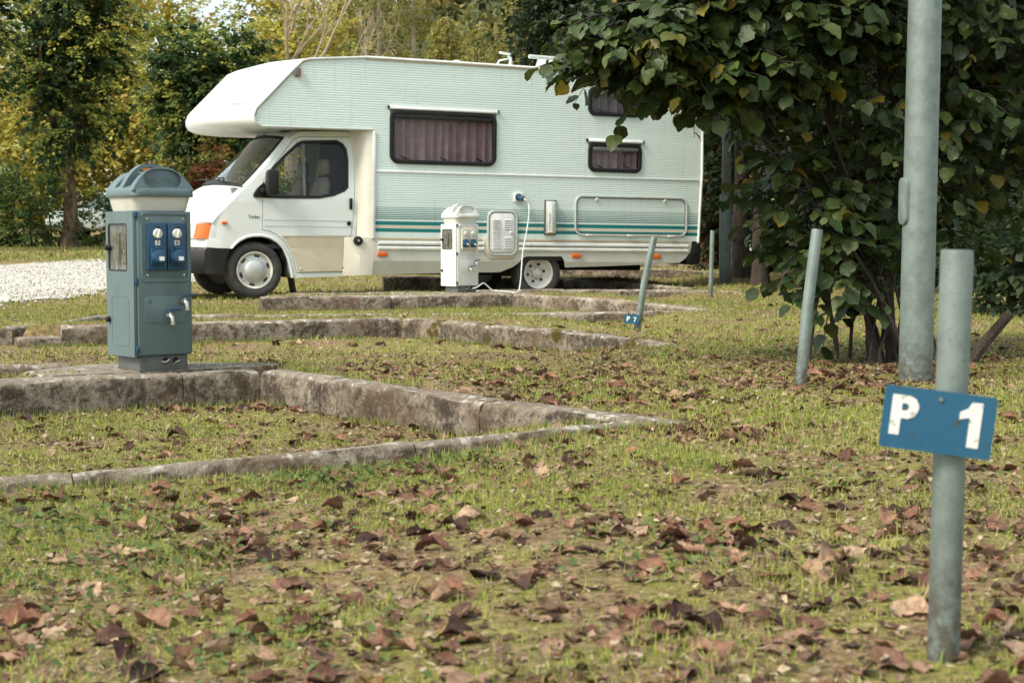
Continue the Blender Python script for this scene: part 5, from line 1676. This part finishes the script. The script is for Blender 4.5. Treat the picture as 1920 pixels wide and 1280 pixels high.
# trunk wrapped in brown withered leaves beside the motorhome tail
x, y = 3.28, 26.6
e = empty('ivy_trunk', (x, y, gh(x, y)), label='trunk wrapped in withered brown leaves beside the black motorhome tail', cat='tree', group='shaded trees on the right')
MB().tube([(0, 0, -0.3), (0, 0, 0.2), (0.03, 0, 1.6), (0.05, 0, 4.5)], [0.24, 0.18, 0.15, 0.11], 10).build('trunk', M['bark_dark'], e)
n = 420
aa = RNG.uniform(0, 2 * PI, n)
zz = RNG.uniform(0.1, 2.6, n)
c = np.stack([np.cos(aa) * 0.19, np.sin(aa) * 0.19, zz], -1)
foliage('crown', [sprays(c, nrm(np.stack([np.cos(aa) * 0.6, np.sin(aa) * 0.6, -0.8 + 0 * aa], -1)), 9, 0.16, 0.085, [(0.14, 0.085, 0.04), (0.10, 0.075, 0.03), (0.19, 0.13, 0.06), (0.07, 0.08, 0.03)], 0.2, 0.3)], M['leaf'], e)
def shrub(label, x, y, rx, rz, n, pal, leaf=0.12, ry=None, z=None, group='dark bushes on the right'):
    z0 = gh(x, y) if z is None else z
    e = empty('shrub', (x, y, z0), label=label, cat='bush', group=group)
    bl = [((0, 0, rz * 0.55), (rx, ry or rx * 0.7, rz * 0.6)), ((rx * 0.4, 0.1, rz * 0.9), (rx * 0.6, rx * 0.5, rz * 0.45)), ((-rx * 0.4, 0, rz * 0.8), (rx * 0.6, rx * 0.5, rz * 0.45))]
    c, a, r = ell(bl, n, 0.35)
    c[:, 2] = np.maximum(c[:, 2], 0.06)
    foliage('leaves', [sprays(c, nrm(a + np.array([0, 0, 0.2])), 20, 0.55, leaf, pal, 0.2)], M['leaf'], e)
    m_ = MB()
    for i in range(9):
        m_.tube(limb_path((random.uniform(-.15, .15), random.uniform(-.1, .1), -0.1), (random.uniform(-.8, .8) * rx, random.uniform(-.3, .3), rz * random.uniform(0.7, 1.2)), 0.1, 5), [0.035, 0.03, 0.025, 0.02, 0.014, 0.006], 5)
    m_.build('stems', M['bark_dark'], e)
for lab, x, y, rx, rz, n in (('dark bush filling the gap behind the tree trunks', 4.6, 25.5, 1.6, 2.2, 520), ('dark bush behind the hazel at the foot of the trunks', 6.4, 24.5, 1.5, 2.3, 520), ('dark bush low between the trunks and the lamp pole', 4.5, 21.0, 0.9, 1.5, 330), ('dark bush behind the lamp pole', 4.95, 18.6, 0.9, 2.6, 520), ('tall dark bush right of the lamp pole', 5.3, 14.6, 0.9, 2.5, 480)):
    shrub(lab, x, y, rx, rz, n, DK)  # near-black leaf palette puts the shade under the trees into these bushes
shrub('lighter green bush far behind the right picture edge', 9.0, 29.0, 1.9, 1.7, 420, [(0.12, 0.15, 0.045), (0.16, 0.17, 0.05), (0.09, 0.12, 0.04)], 0.15)
shrub('dark low bush at the right picture edge on the grass', 4.25, 13.2, 0.42, 0.6, 160, DK, 0.08)

# ------------------------------------------------------------------ the hazel in front
HZ = empty('hazel_bush', (1.89, 8.15, 0), label='large dark green hazel bush hanging over the motorhome rear, many thin stems', cat='bush')
HB = Vector((1.89, 8.15, 0))
EL = [((1.93, 8.6, 1.30), (0.60, 0.75, 0.66), 240), ((1.20, 8.05, 1.80), (0.66, 0.5, 0.30), 280), ((1.95, 8.5, 1.98), (1.15, 0.8, 0.50), 330), ((2.68, 8.95, 1.50), (0.55, 0.7, 0.66), 210), ((1.50, 8.2, 0.84), (0.22, 0.35, 0.32), 55), ((1.62, 8.1, 0.52), (0.20, 0.25, 0.24), 26), ((2.05, 8.3, 0.62), (0.3, 0.3, 0.25), 22), ((0.66, 7.8, 1.66), (0.30, 0.3, 0.14), 60), ((1.12, 7.95, 1.42), (0.34, 0.35, 0.14), 45), ((0.66, 7.85, 1.55), (0.36, 0.3, 0.12), 75), ((1.02, 7.9, 1.50), (0.35, 0.3, 0.16), 60)]
st = MB()
tips = []
random.seed(3)
ends = []
for c, s, k in EL:
    for _ in range(max(1, k // 70)):
        d = Vector((random.gauss(0, 1), random.gauss(0, 1), random.gauss(0, 1))).normalized() * random.uniform(0.3, 0.95)
        ends.append(Vector(c) + Vector((d.x * s[0], d.y * s[1], d.z * s[2])))
for en in ends:
    b = Vector((random.gauss(-0.02, 0.17), random.gauss(0, 0.12), -0.05))
    en = en - HB
    mid = b.lerp(en, 0.45) + Vector((-(en.x) * 0.12, 0, 0.22 * en.length))
    if en.z < 0.7:
        mid = b.lerp(en, 0.5) + Vector((0, 0, 0.1))
    pts = []
    for i in range(10):
        q = i / 9
        pts.append(b * (1 - q) ** 2 + mid * 2 * q * (1 - q) + en * q * q + Vector((random.gauss(0, 1), random.gauss(0, 1), 0)) * 0.008)
    r = random.uniform(0.005, 0.013)
    st.tube(pts, [r * (1 - 0.8 * i / 9) for i in range(10)], 7)
    tips.append(pts)
for sx, ang_ in ((-0.02, -0.12), (0.05, -0.02)):
    pts = [Vector((sx, 0, -0.05)), Vector((sx + ang_ * 0.4, 0.02, 0.25)), Vector((sx + ang_ * 1.2, 0.05, 0.6)), Vector((sx + ang_ * 1.8, 0.15, 1.1)), Vector((sx + ang_ * 2.2, 0.2, 1.7))]
    st.tube(pts, [0.030, 0.026, 0.023, 0.018, 0.009], 10)
lp, ldir, lnor, lsz = [], [], [], []
for c, s, k in EL:
    for _ in range(int(k * 1.6)):
        d = Vector((random.gauss(0, 1), random.gauss(0, 1), random.gauss(0, 1))).normalized()
        rr_ = random.uniform(0.25, 1) ** 0.5
        p0 = Vector((c[0] + d.x * s[0] * rr_, c[1] + d.y * s[1] * rr_, c[2] + d.z * s[2] * rr_)) - HB
        tw = (Vector((d.x, d.y * 0.8, d.z * 0.3 - 0.15)) + Vector((random.gauss(0, .5), random.gauss(0, .5), random.gauss(0, .2)))).normalized()
        L = random.uniform(0.12, 0.30)
        if p0.x > -0.25 and p0.x < 0.25 and p0.y < -0.75:
            continue
        pe = p0 + tw * L + Vector((0, 0, -0.12 * L))
        st.tube([p0, p0 + tw * L * 0.5, pe], [0.0035, 0.0028, 0.0015], 4, cap=False)
        nl = random.randint(4, 7)
        for i in range(nl):
            q = (i + 0.6) / nl
            side_ = tw.cross(Vector((0, 0, 1))).normalized() * (1 if i % 2 else -1)
            pt = p0.lerp(pe, q)
            dd = (tw * 0.55 + side_ * 0.75 + Vector((0, 0, random.uniform(-1.0, 0.05)))).normalized()
            nn = Vector((random.gauss(0, .45), random.gauss(-0.25, .45), 1.0))
            lp.append(tuple(pt)); ldir.append(tuple(dd)); lnor.append(tuple(nn)); lsz.append(0.034 + 0.064 * random.random() ** 0.8)
st.build('stems', M['bark_dark'], HZ, ang=60)
lp, ldir, lnor, lsz = map(np.array, (lp, ldir, lnor, lsz))
def hazel_leaf(seed):
    r_ = random.Random(seed)
    out = [(0.0, 0.0), (0.20, 0.05), (0.37, 0.20), (0.44, 0.40), (0.455, 0.58), (0.37, 0.76), (0.27, 0.86), (0.13, 0.94), (0.0, 1.08)]
    cup = r_.uniform(0.05, 0.20)
    dr_ = r_.uniform(0.05, 0.35)
    V = []
    mid = [0.0, 0.22, 0.45, 0.70, 1.08]
    for y in mid:
        V.append((0.0, y, -dr_ * y * y * 0.5))
    for sg in (1, -1):
        for (x, y) in out[1:-1]:
            jj = 1 + r_.uniform(-0.16, 0.12)
            V.append((sg * x * jj, y, cup * (x / 0.45) ** 1.5 - dr_ * y * y * 0.5 + r_.uniform(-0.06, 0.06)))
    R_i = [5 + i for i in range(7)]
    L_i = [12 + i for i in range(7)]
    F_ = []
    for I in (R_i, L_i):
        f_ = [(0, I[0], I[1], 1), (1, I[1], I[2], 2), (2, I[2], I[3], 3), (3, I[3], I[4], I[5]), (3, I[5], I[6], 4)]
        if I is L_i:
            f_ = [q[::-1] for q in f_]
        F_ += f_
    return V, F_
HC = np.array([(0.032, 0.060, 0.014), (0.044, 0.075, 0.017), (0.025, 0.046, 0.013), (0.070, 0.100, 0.020), (0.052, 0.079, 0.020)])
near = np.argsort(np.linalg.norm(lp + np.array(HB) - np.array([0.2, 0, 0.9]), axis=1))
own = near[:300]
rest = near[300:]
hc = HC[RNG.integers(0, 5, len(lp))] * (0.8 + 0.45 * RNG.random((len(lp), 1)))
yel = RNG.random(len(lp)) < 0.03
hc[yel] = np.array([(0.26, 0.20, 0.025)]) * (0.6 + 0.6 * RNG.random((yel.sum(), 1)))
Xf, Yf, Zf = frames(ldir, lnor)
V0, F0 = hazel_leaf(1)
TV = np.stack([np.array(hazel_leaf(i)[0]) for i in range(12)])
def inst_multi(name, TV, tf, pick, pos, X, Y, Z, sc, cols, mat, parent=None, smooth=True, kind='stuff'):
    """like inst_mesh, every copy picking one of several template variants"""
    K = TV.shape[1]
    tv = TV[pick]
    sc = np.asarray(sc)[:, None, None]
    V = pos[:, None, :] + (tv[..., 0:1] * X[:, None, :] + tv[..., 1:2] * Y[:, None, :] + tv[..., 2:3] * Z[:, None, :]) * sc
    N = len(pos)
    o = inst_mesh(name, np.zeros((K, 3)), tf, np.zeros((N, 3)), X, Y, Z, np.ones(N), cols, mat, parent, smooth)
    o.data.vertices.foreach_set('co', V.reshape(-1).astype(np.float32))
    o.data.update()
    if kind: o['kind'] = kind
    return o
inst_multi('foliage', TV, F0, RNG.integers(0, 12, len(rest)), lp[rest], Xf[rest], Yf[rest], Zf[rest], lsz[rest], hc[rest], M['hazel'], HZ)
M['hazel1'] = leaf_mat('hazel_leaf_single', 0.45, 0.20, rand=[(0.035, 0.063, 0.016), (0.047, 0.079, 0.018), (0.066, 0.097, 0.021), (0.038, 0.066, 0.020), (0.054, 0.085, 0.022), (0.082, 0.114, 0.024), (0.046, 0.075, 0.018), (0.22, 0.185, 0.026)], spec=0.4, mottle=(45, (0.7, 0.72, 0.65)))
def leaf_meshes(gen, count, mat, nm):
    out = []
    for i in range(count):
        V, F_ = gen(i)
        me = bpy.data.meshes.new(nm)
        me.from_pydata(V, [], F_)
        me.shade_smooth()
        me.materials.append(mat)
        out.append(me)
    return out
hm_ = leaf_meshes(hazel_leaf, 8, M['hazel1'], 'leaf')
for i in own:
    o = bpy.data.objects.new('leaf', hm_[int(i) % 8])
    COL.objects.link(o)
    o.parent = HZ
    mm = Matrix(((Xf[i][0], Yf[i][0], Zf[i][0], lp[i][0]), (Xf[i][1], Yf[i][1], Zf[i][1], lp[i][1]), (Xf[i][2], Yf[i][2], Zf[i][2], lp[i][2]), (0, 0, 0, 1)))
    o.matrix_local = mm @ Matrix.Scale(float(lsz[i]), 4)
# sawn-off branch leaning at the right, part of the bush's old wood
sb_ = MB()
sb_.tube([(0.40, -0.10, -0.02), (0.50, -0.10, 0.12), (0.62, -0.10, 0.26)], [0.030, 0.028, 0.025], 9)
sb_.build('cut_branch', M['bark_dark'], HZ)

# ------------------------------------------------------------------ turf
def scatter(n, d0, d1, wide=0.42):
    d = np.sqrt(RNG.uniform(d0 * d0, d1 * d1, n))
    x = RNG.uniform(-wide, wide, n) * d
    return x, d
def kerb_mask(x, y):
    """True where a kerb, the pad or the track covers the turf"""
    bad = np.zeros(len(x), bool)
    for K, w in ((K1, 0.15), (K2, 0.15), (K3, 0.15), (K4, 0.15), (LK0, 0.09), (LK2, 0.09)):
        xs = [q[0] for q in K]
        ys = [q[1] for q in K]
        yk = np.interp(x, xs, ys)
        sl = np.abs(np.interp(x, [(a + b) / 2 for a, b in zip(xs, xs[1:])], [(ys[i + 1] - ys[i]) / (xs[i + 1] - xs[i]) for i in range(len(xs) - 1)]))
        b = (y - yk) / np.sqrt(1 + sl * sl)
        bad |= (b > 0.0) & (b < w) & (x > xs[0]) & (x < xs[-1] - 0.03)
    bad |= (((x + 1.55) / 0.5) ** 2 + ((y - 7.2) / 0.28) ** 2) < 1
    bad |= (((x + 0.45) / 0.75) ** 2 + ((y - 16.65) / 0.28) ** 2) < 1
    ne = np.interp(y, [q[1] for q in near_e], [q[0] for q in near_e])
    bad |= (x < ne - 0.25 + (RNG.random(len(x)) ** 3) * 0.0 - 0.5 * RNG.random(len(x)) ** 2) & (y > 12) & (y < 31)
    return bad
def cover(x, y):
    """how much green there is, 0..1"""
    g = 0.5 * fbm(x, y, 0.9, 21, 3) + 0.5 * fbm(x, y, 4.0, 22, 3)
    c = sstep(0.40, 0.56, g)
    return np.clip(c * (1 - 0.55 * sstep(3.6, 2.3, y)) + 0.35 * sstep(8, 13, y), 0, 1)
BL_V = [(-0.5, 0, 0), (0.5, 0, 0), (-0.38, 0.55, 0.10), (0.38, 0.55, 0.10), (0.0, 1.0, 0.38)]
BL_F = [(0, 1, 3, 2), (2, 3, 4)]
gp = []
for n, d0, d1, h, w in ((210000, 1.9, 5.0, 0.019, 0.0027), (190000, 5.0, 9.5, 0.021, 0.0038), (100000, 9.5, 17, 0.026, 0.008), (60000, 17, 34, 0.038, 0.017), (24000, 30, 48, 0.08, 0.035)):
    x, y = scatter(n, d0, d1)
    cv = cover(x, y)
    keep = (RNG.random(n) < 0.10 + 0.90 * cv) & ~kerb_mask(x, y)
    x, y, cv = x[keep], y[keep], cv[keep]
    n = len(x)
    P = np.stack([x, y, gz(x, y) - 0.002], -1)
    az = RNG.uniform(0, 2 * PI, n)
    lean = np.abs(RNG.normal(0, 1.1, n))
    dead = RNG.random(n) < 0.16 + 0.30 * (1 - cv)
    lean[dead] += 1.3
    D = np.stack([np.cos(az) * np.sin(np.minimum(lean, 1.5)), np.sin(az) * np.sin(np.minimum(lean, 1.5)), np.cos(np.minimum(lean, 1.5))], -1)
    Nn = np.stack([-np.cos(az), -np.sin(az), 0.3 + 0 * az], -1) + RNG.normal(size=(n, 3)) * 0.3
    tall = fbm(x, y, 2.2, 31, 2)
    hh = h * (0.45 + 0.9 * RNG.random(n)) * (0.6 + 0.95 * tall)
    tuft = RNG.random(n) < 0.02
    hh[tuft] *= 1.9
    pal = np.array([(0.30, 0.325, 0.068), (0.36, 0.37, 0.085), (0.23, 0.275, 0.062), (0.44, 0.39, 0.13), (0.17, 0.22, 0.06)])
    pk = (fbm(x, y, 1.7, 41, 2) * 3.2 + RNG.random(n) * 1.9).astype(int).clip(0, 4)
    C_ = pal[pk] * (0.75 + 0.5 * RNG.random((n, 1)))
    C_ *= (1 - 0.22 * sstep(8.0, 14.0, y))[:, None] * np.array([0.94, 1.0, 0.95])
    C_[dead] = np.array([(0.42, 0.34, 0.20), (0.32, 0.24, 0.14), (0.48, 0.41, 0.27)])[RNG.integers(0, 3, dead.sum())] * (0.6 + 0.6 * RNG.random((dead.sum(), 1)))
    P[dead, 2] += 0.004
    wsc_ = w * (0.7 + 0.6 * RNG.random(n))
    gp.append((P, D, Nn, np.stack([wsc_, hh, hh], -1), C_))
for K, n, off in ((K1, 2600, 0.03), (LK0, 2200, 0.03), (K2, 2600, 0.03), (K3, 1800, 0.04), (LK2, 1500, 0.03), (K1, 1500, -0.19), (K2, 1200, -0.2)):
    x = RNG.uniform(K[0][0], K[-1][0], n)
    x = x[vnoise(x * 2.3, x * 0 + off * 40, 1.0, 61) > 0.42]
    n = len(x)
    y = np.interp(x, [q[0] for q in K], [q[1] for q in K]) - off - np.abs(RNG.normal(0, 0.03, n)) * np.sign(off)
    az = RNG.uniform(0, 2 * PI, n)
    lean = np.abs(RNG.normal(0, 0.55, n))
    D = np.stack([np.cos(az) * np.sin(lean), np.sin(az) * np.sin(lean), np.cos(lean)], -1)
    hh = 0.014 + 0.036 * RNG.random(n) ** 2.5
    C_ = np.array([(0.25, 0.30, 0.075), (0.17, 0.23, 0.06), (0.34, 0.33, 0.11)])[RNG.integers(0, 3, n)] * (0.7 + 0.5 * RNG.random((n, 1)))
    gp.append((np.stack([x, y, gz(x, y) - 0.003], -1), D, np.stack([-np.cos(az), -np.sin(az), 0.3 + 0 * az], -1), np.stack([0.0042 + 0 * hh, hh, hh], -1), C_))
P, D, Nn, S_, C_ = [np.concatenate([q[i] for q in gp]) for i in range(5)]
X, Y, Z = frames(D, Nn)
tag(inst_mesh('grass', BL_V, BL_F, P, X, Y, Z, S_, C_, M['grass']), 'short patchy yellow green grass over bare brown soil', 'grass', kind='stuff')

# broad-leaved weeds and clover in patches
wx, wy = [], []
for cx_, cy_, r_, n in ((-1.15, 3.95, 0.32, 330), (-0.75, 3.55, 0.30, 200), (-0.55, 4.65, 0.22, 300), (-0.25, 4.85, 0.18, 160), (0.85, 8.7, 0.5, 420), (1.6, 8.6, 0.5, 420), (-0.95, 3.1, 0.35, 200), (0.3, 3.2, 0.3, 120), (2.0, 9.6, 0.6, 400), (0.25, 7.9, 0.3, 150), (-0.4, 2.6, 0.3, 120), (0.9, 4.2, 0.3, 90)):
    wx.append(RNG.normal(cx_, r_ * 0.55, n)); wy.append(RNG.normal(cy_, r_ * 0.55, n))
wx, wy = np.concatenate(wx), np.concatenate(wy)
km = ~kerb_mask(wx, wy)
wx, wy = wx[km], wy[km]
n = len(wx)
az = RNG.uniform(0, 2 * PI, n)
el_ = RNG.uniform(0.1, 0.7, n)
D = np.stack([np.cos(az) * np.cos(el_), np.sin(az) * np.cos(el_), np.sin(el_)], -1)
P = np.stack([wx, wy, gz(wx, wy) + RNG.uniform(0.002, 0.02, n)], -1)
C_ = np.array([(0.075, 0.115, 0.036), (0.095, 0.140, 0.042), (0.125, 0.165, 0.055)])[RNG.integers(0, 3, n)] * (0.8 + 0.5 * RNG.random((n, 1)))
foliage('clover', [(P, D, np.array([0, 0, 1.0]) + RNG.normal(size=(n, 3)) * 0.25, RNG.uniform(0.010, 0.024, n), C_)], M['grass'], None, [(0, 0, 0), (0.3, 0.3, 0.05), (0.34, 0.7, 0.08), (0, 1, 0), (-0.34, 0.7, 0.08), (-0.3, 0.3, 0.05)], [(0, 1, 2, 3), (0, 3, 4, 5)])
tag(bpy.data.objects['clover'], 'dark green clover and weeds in the turf', 'weeds', kind='stuff')

# small dead bits: crumbled leaf, twigs, white pebbles
x, y = scatter(70000, 1.9, 10)
km = ~kerb_mask(x, y)
x, y = x[km], y[km]
n = len(x)
az = RNG.uniform(0, 2 * PI, n)
D = np.stack([np.cos(az), np.sin(az), RNG.normal(0, 0.25, n)], -1)
P = np.stack([x, y, gz(x, y) + RNG.uniform(0.002, 0.012, n)], -1)
C_ = np.array([(0.16, 0.09, 0.06), (0.27, 0.19, 0.125), (0.075, 0.045, 0.03), (0.40, 0.32, 0.22)])[RNG.integers(0, 4, n)] * (0.7 + 0.6 * RNG.random((n, 1)))
foliage('leaf_crumbs', [(P, D, np.array([0, 0, 1.0]) + RNG.normal(size=(n, 3)) * 0.5, 0.005 + 0.022 * RNG.random(n) ** 2.2, C_)], M['litter'], None)
tag(bpy.data.objects['leaf_crumbs'], 'crumbled brown leaf bits scattered in the grass', 'leaf bits', kind='stuff')

# ------------------------------------------------------------------ fallen leaves
def dry_leaf(seed):
    """withered leaf: folded along the midrib, curled across and along, crumpled and ragged, with a stalk"""
    r_ = random.Random(seed * 13 + 5)
    nu, nv = 7, 9
    curl = r_.choice((r_.uniform(0.2, 1.0), r_.uniform(0.8, 3.6), r_.uniform(0.5, 2.0))) * r_.choice((1, 1, 1, -0.8))
    bend = r_.choice((r_.uniform(-0.6, 0.6), r_.uniform(-1.6, 2.2)))
    tw = r_.uniform(-1.2, 1.2)
    fold = r_.choice((r_.uniform(0.0, 0.15), r_.uniform(0.0, 0.45)))
    asp = r_.uniform(0.26, 0.46)
    f1, f2, p1, p2 = r_.uniform(6, 13), r_.uniform(5, 11), r_.uniform(0, 6), r_.uniform(0, 6)
    am = r_.uniform(0.015, 0.05)
    V, F_ = [], []
    for j in range(nv):
        y = j / (nv - 1)
        wd_ = asp * (math.sin(PI * min(1, y * 0.95 + 0.03)) ** 0.8) * (1 - 0.25 * (y - 0.5))
        for i in range(nu):
            s = (i / (nu - 1) - 0.5) * 2
            edge = abs(s) > 0.95
            x = s * wd_ * (1 + (r_.uniform(-0.28, 0.14) if edge else 0))
            ang = curl * x
            xx = math.sin(ang) / curl
            zz = (1 - math.cos(ang)) / curl * 1.5 + abs(x) * fold
            zz += am * math.sin(f1 * y + p1 + 2 * s) * (0.3 + abs(s)) + am * 0.8 * math.sin(f2 * s + p2 + 5 * y)
            if abs(bend) < 0.1:
                bend = 0.1
            yb = math.sin(bend * (y - 0.5)) / bend + (r_.uniform(-0.03, 0.03) if edge else 0)
            zb = (1 - math.cos(bend * (y - 0.5))) / bend
            a = tw * (y - 0.5)
            V.append((xx * math.cos(a) - zz * math.sin(a), yb, xx * math.sin(a) + zz * math.cos(a) + zb))
    for j in range(nv - 1):
        for i in range(nu - 1):
            F_.append((j * nu + i, j * nu + i + 1, (j + 1) * nu + i + 1, (j + 1) * nu + i))
    b = V[nu // 2]
    k = len(V)
    V += [(b[0] - 0.012, b[1], b[2]), (b[0] + 0.012, b[1], b[2]), (b[0] + 0.02 + tw * 0.06, b[1] - 0.30, b[2] + 0.06), (b[0] + tw * 0.06, b[1] - 0.30, b[2] + 0.06)]
    F_.append((k, k + 1, k + 2, k + 3))
    zmin = sorted(v[2] for v in V)[len(V) // 8]
    V = [(a, b_, c - zmin) for a, b_, c in V]
    return V, F_
def litter_density(x, y):
    f = 0.10 + 0.20 * sstep(9.5, 7.5, y) + 0.85 * sstep(4.6, 2.4, y)
    f = f + 0.75 * sstep(-0.4, 0.8, x) * sstep(9.0, 7.4, y)
    f = f + 0.9 * np.exp(-((x - 1.8) / 0.8) ** 2 - ((y - 7.9) / 0.6) ** 2)
    for K in (K1, LK0, K2):
        yk = np.interp(x, [q[0] for q in K], [q[1] for q in K])
        b = yk - y
        f = f + 1.2 * np.where((b > 0) & (x < K[-1][0]), np.exp(-b / 0.28), 0)
    f = f * (0.22 + 1.5 * sstep(0.40, 0.60, fbm(x, y, 1.5, 51, 3)))
    return f
x, y = scatter(27000, 1.95, 15)
w3 = np.where(y < 3.3, 2.1, 1.5)
w3 = np.where(y < 4.5, w3, np.where(y < 9, 0.75, 0.34))
keep = (RNG.random(len(x)) < litter_density(x, y) * w3) & ~kerb_mask(x, y)
x, y = x[keep], y[keep]
o_ = np.argsort(y)
x, y = x[o_], y[o_]
n = len(x)
print('fallen leaves', n)
sz = 0.020 + 0.066 * RNG.random(n) ** 1.7
az = RNG.uniform(0, 2 * PI, n)
D = np.stack([np.cos(az), np.sin(az), RNG.normal(0, 0.22, n)], -1)
Nn = np.array([0, 0, 1.0]) + RNG.normal(size=(n, 3)) * 0.2
flip = RNG.random(n) < 0.3
X, Y, Z = frames(D, Nn)
P = np.stack([x, y, gz(x, y) + 0.003], -1)
LC = [(0.21, 0.100, 0.064), (0.115, 0.055, 0.038), (0.28, 0.155, 0.100), (0.055, 0.030, 0.023), (0.23, 0.125, 0.085), (0.40, 0.28, 0.19), (0.16, 0.078, 0.053), (0.26, 0.130, 0.085), (0.33, 0.21, 0.14), (0.090, 0.046, 0.034), (0.29, 0.19, 0.12)]
M['litter1'] = leaf_mat('fallen_leaf_single', 0.66, 0.10, rand=LC + [(0.24, 0.11, 0.035)], spec=0.25, mottle=(60, (0.45, 0.42, 0.40)))
dm_ = leaf_meshes(dry_leaf, 30, M['litter1'], 'fallen_leaf')
for i in range(min(300, n)):
    o = bpy.data.objects.new('fallen_leaf', dm_[int(RNG.integers(0, 30))])
    COL.objects.link(o)
    mm = Matrix(((X[i][0], Y[i][0], Z[i][0], P[i][0]), (X[i][1], Y[i][1], Z[i][1], P[i][1]), (X[i][2], Y[i][2], Z[i][2], P[i][2]), (0, 0, 0, 1)))
    o.matrix_world = mm @ Matrix.Scale(float(sz[i]), 4)
    tag(o, 'curled dry brown leaf lying on the foreground turf', 'fallen leaf', 'dry leaves on the foreground turf')
TVd = np.stack([np.array(dry_leaf(i)[0]) for i in range(30)])
r_ = np.arange(300, n)
cols = np.array(LC)[RNG.integers(0, len(LC), len(r_))] * (0.75 + 0.5 * RNG.random((len(r_), 1)))
lt = inst_multi('leaf_litter', TVd, dry_leaf(0)[1], RNG.integers(0, 30, len(r_)), P[r_], X[r_], Y[r_], Z[r_], sz[r_], cols, M['litter'])
tag(lt, 'dry brown leaves strewn over the farther grass', 'leaf litter')

# ------------------------------------------------------------------ things beyond the hedge
def car(loc, rot, label, col, cat='car'):
    e = empty('parked_car', loc, (0, 0, rot), label, cat)
    mt = pm('car_paint', col, 0.2)
    b = MB()
    b.prism([(-2.0, 0.30), (-2.05, 0.62), (-1.9, 0.82), (-1.0, 0.92), (1.75, 0.95), (1.98, 0.82), (2.0, 0.32)], -0.82, 0.82)
    b.build('body', mt, e, bevel=0.07, seg=3)
    g = MB()
    rows = []
    for u0, u1, hw, z in ((-1.05, 1.72, 0.77, 0.90), (-0.45, 1.40, 0.66, 1.32), (-0.30, 1.25, 0.60, 1.36)):
        rows.append([(x, y, z) for x, y in rrect(u0, u1, -hw, hw, 0.12, 4)])
    g.grid(rows, close=True)
    g.build('windows', M['glass_dark'], e, ang=40)
    r_ = MB()
    rows = [[(x, y, z) for x, y in rrect(u0, u1, -hw, hw, 0.12, 4)] for u0, u1, hw, z in ((-0.47, 1.42, 0.665, 1.315), (-0.40, 1.36, 0.64, 1.37), (-0.1, 1.1, 0.4, 1.41), (0.4, 0.6, 0.05, 1.415))]
    r_.grid(rows, close=True)
    r_.build('roof', mt, e, ang=40)
    for x in (-1.25, 1.25):
        for y in (-0.80, 0.80):
            MB().lathe([(0.02, -0.09), (0.20, -0.09), (0.29, -0.08), (0.31, -0.05), (0.31, 0.05), (0.29, 0.08), (0.02, 0.09)], (x, y, 0.31), 'Y', 24).build('wheel', M['rubber'], e)
    for y in (-0.55, 0.55):
        MB().box((-2.03, y, 0.66), (0.05, 0.32, 0.12)).build('headlight', M['lens'], e, bevel=0.02)
    return e
M['glass_dark'] = pm('car_glass', (0.10, 0.15, 0.16), 0.08)
car((-11.6, 47.5, gh(-11.6, 47.5)), math.radians(8), 'pale blue grey car half hidden behind the low hedge', (0.50, 0.58, 0.58))
# warning sign
e = empty('warning_sign', (-8.56, 38, gh(-8.56, 38)), label='red bordered triangular warning sign showing through the pedestal cap handle', cat='sign')
MB().tube([(0, 0.03, -0.2), (0, 0.03, 2.12)], 0.03, 10).build('pole', M['galv'], e)
zt = 2.17
tr_ = lambda s, z0: [(-s / 2, z0), (s / 2, z0), (0, z0 + s * 0.866)]
MB().prism(tr_(0.72, zt - 0.70), -0.01, 0.01).build('border', M['red'], e)
MB().prism(tr_(0.46, zt - 0.625), -0.014, -0.008).build('panel', M['signwhite'], e)
MB().prism([(-0.02, zt - 0.56), (0.02, zt - 0.56), (0.03, zt - 0.36), (-0.03, zt - 0.36)], -0.017, -0.013).build('symbol', M['ink'], e)
# pale house
H = empty('house', (-18.5, 84, gh(-18.5, 84)), label='pale rendered house glimpsed through the trees behind the pedestal', cat='house')
MB().box((0, 0, 2.4), (8.5, 7, 6.2)).build('wall', pm('pale_render', (0.70, 0.66, 0.58), 0.9, nscale=1), H)
MB().prism([(-4.9, 5.4), (4.9, 5.4), (0, 8.0)], -3.9, 3.9).build('roof', pm('tile_roof', (0.22, 0.10, 0.07), 0.9, nscale=5), H)
for x in (-2.6, 0, 2.6):
    for z in (1.5, 4.1):
        w_ = MB().box((x, -3.51, z), (1.0, 0.05, 1.3)).build('window', M['trim'], H)
        MB().box((x, -3.54, z), (0.84, 0.02, 1.14)).build('pane', M['glass_dark'], w_)
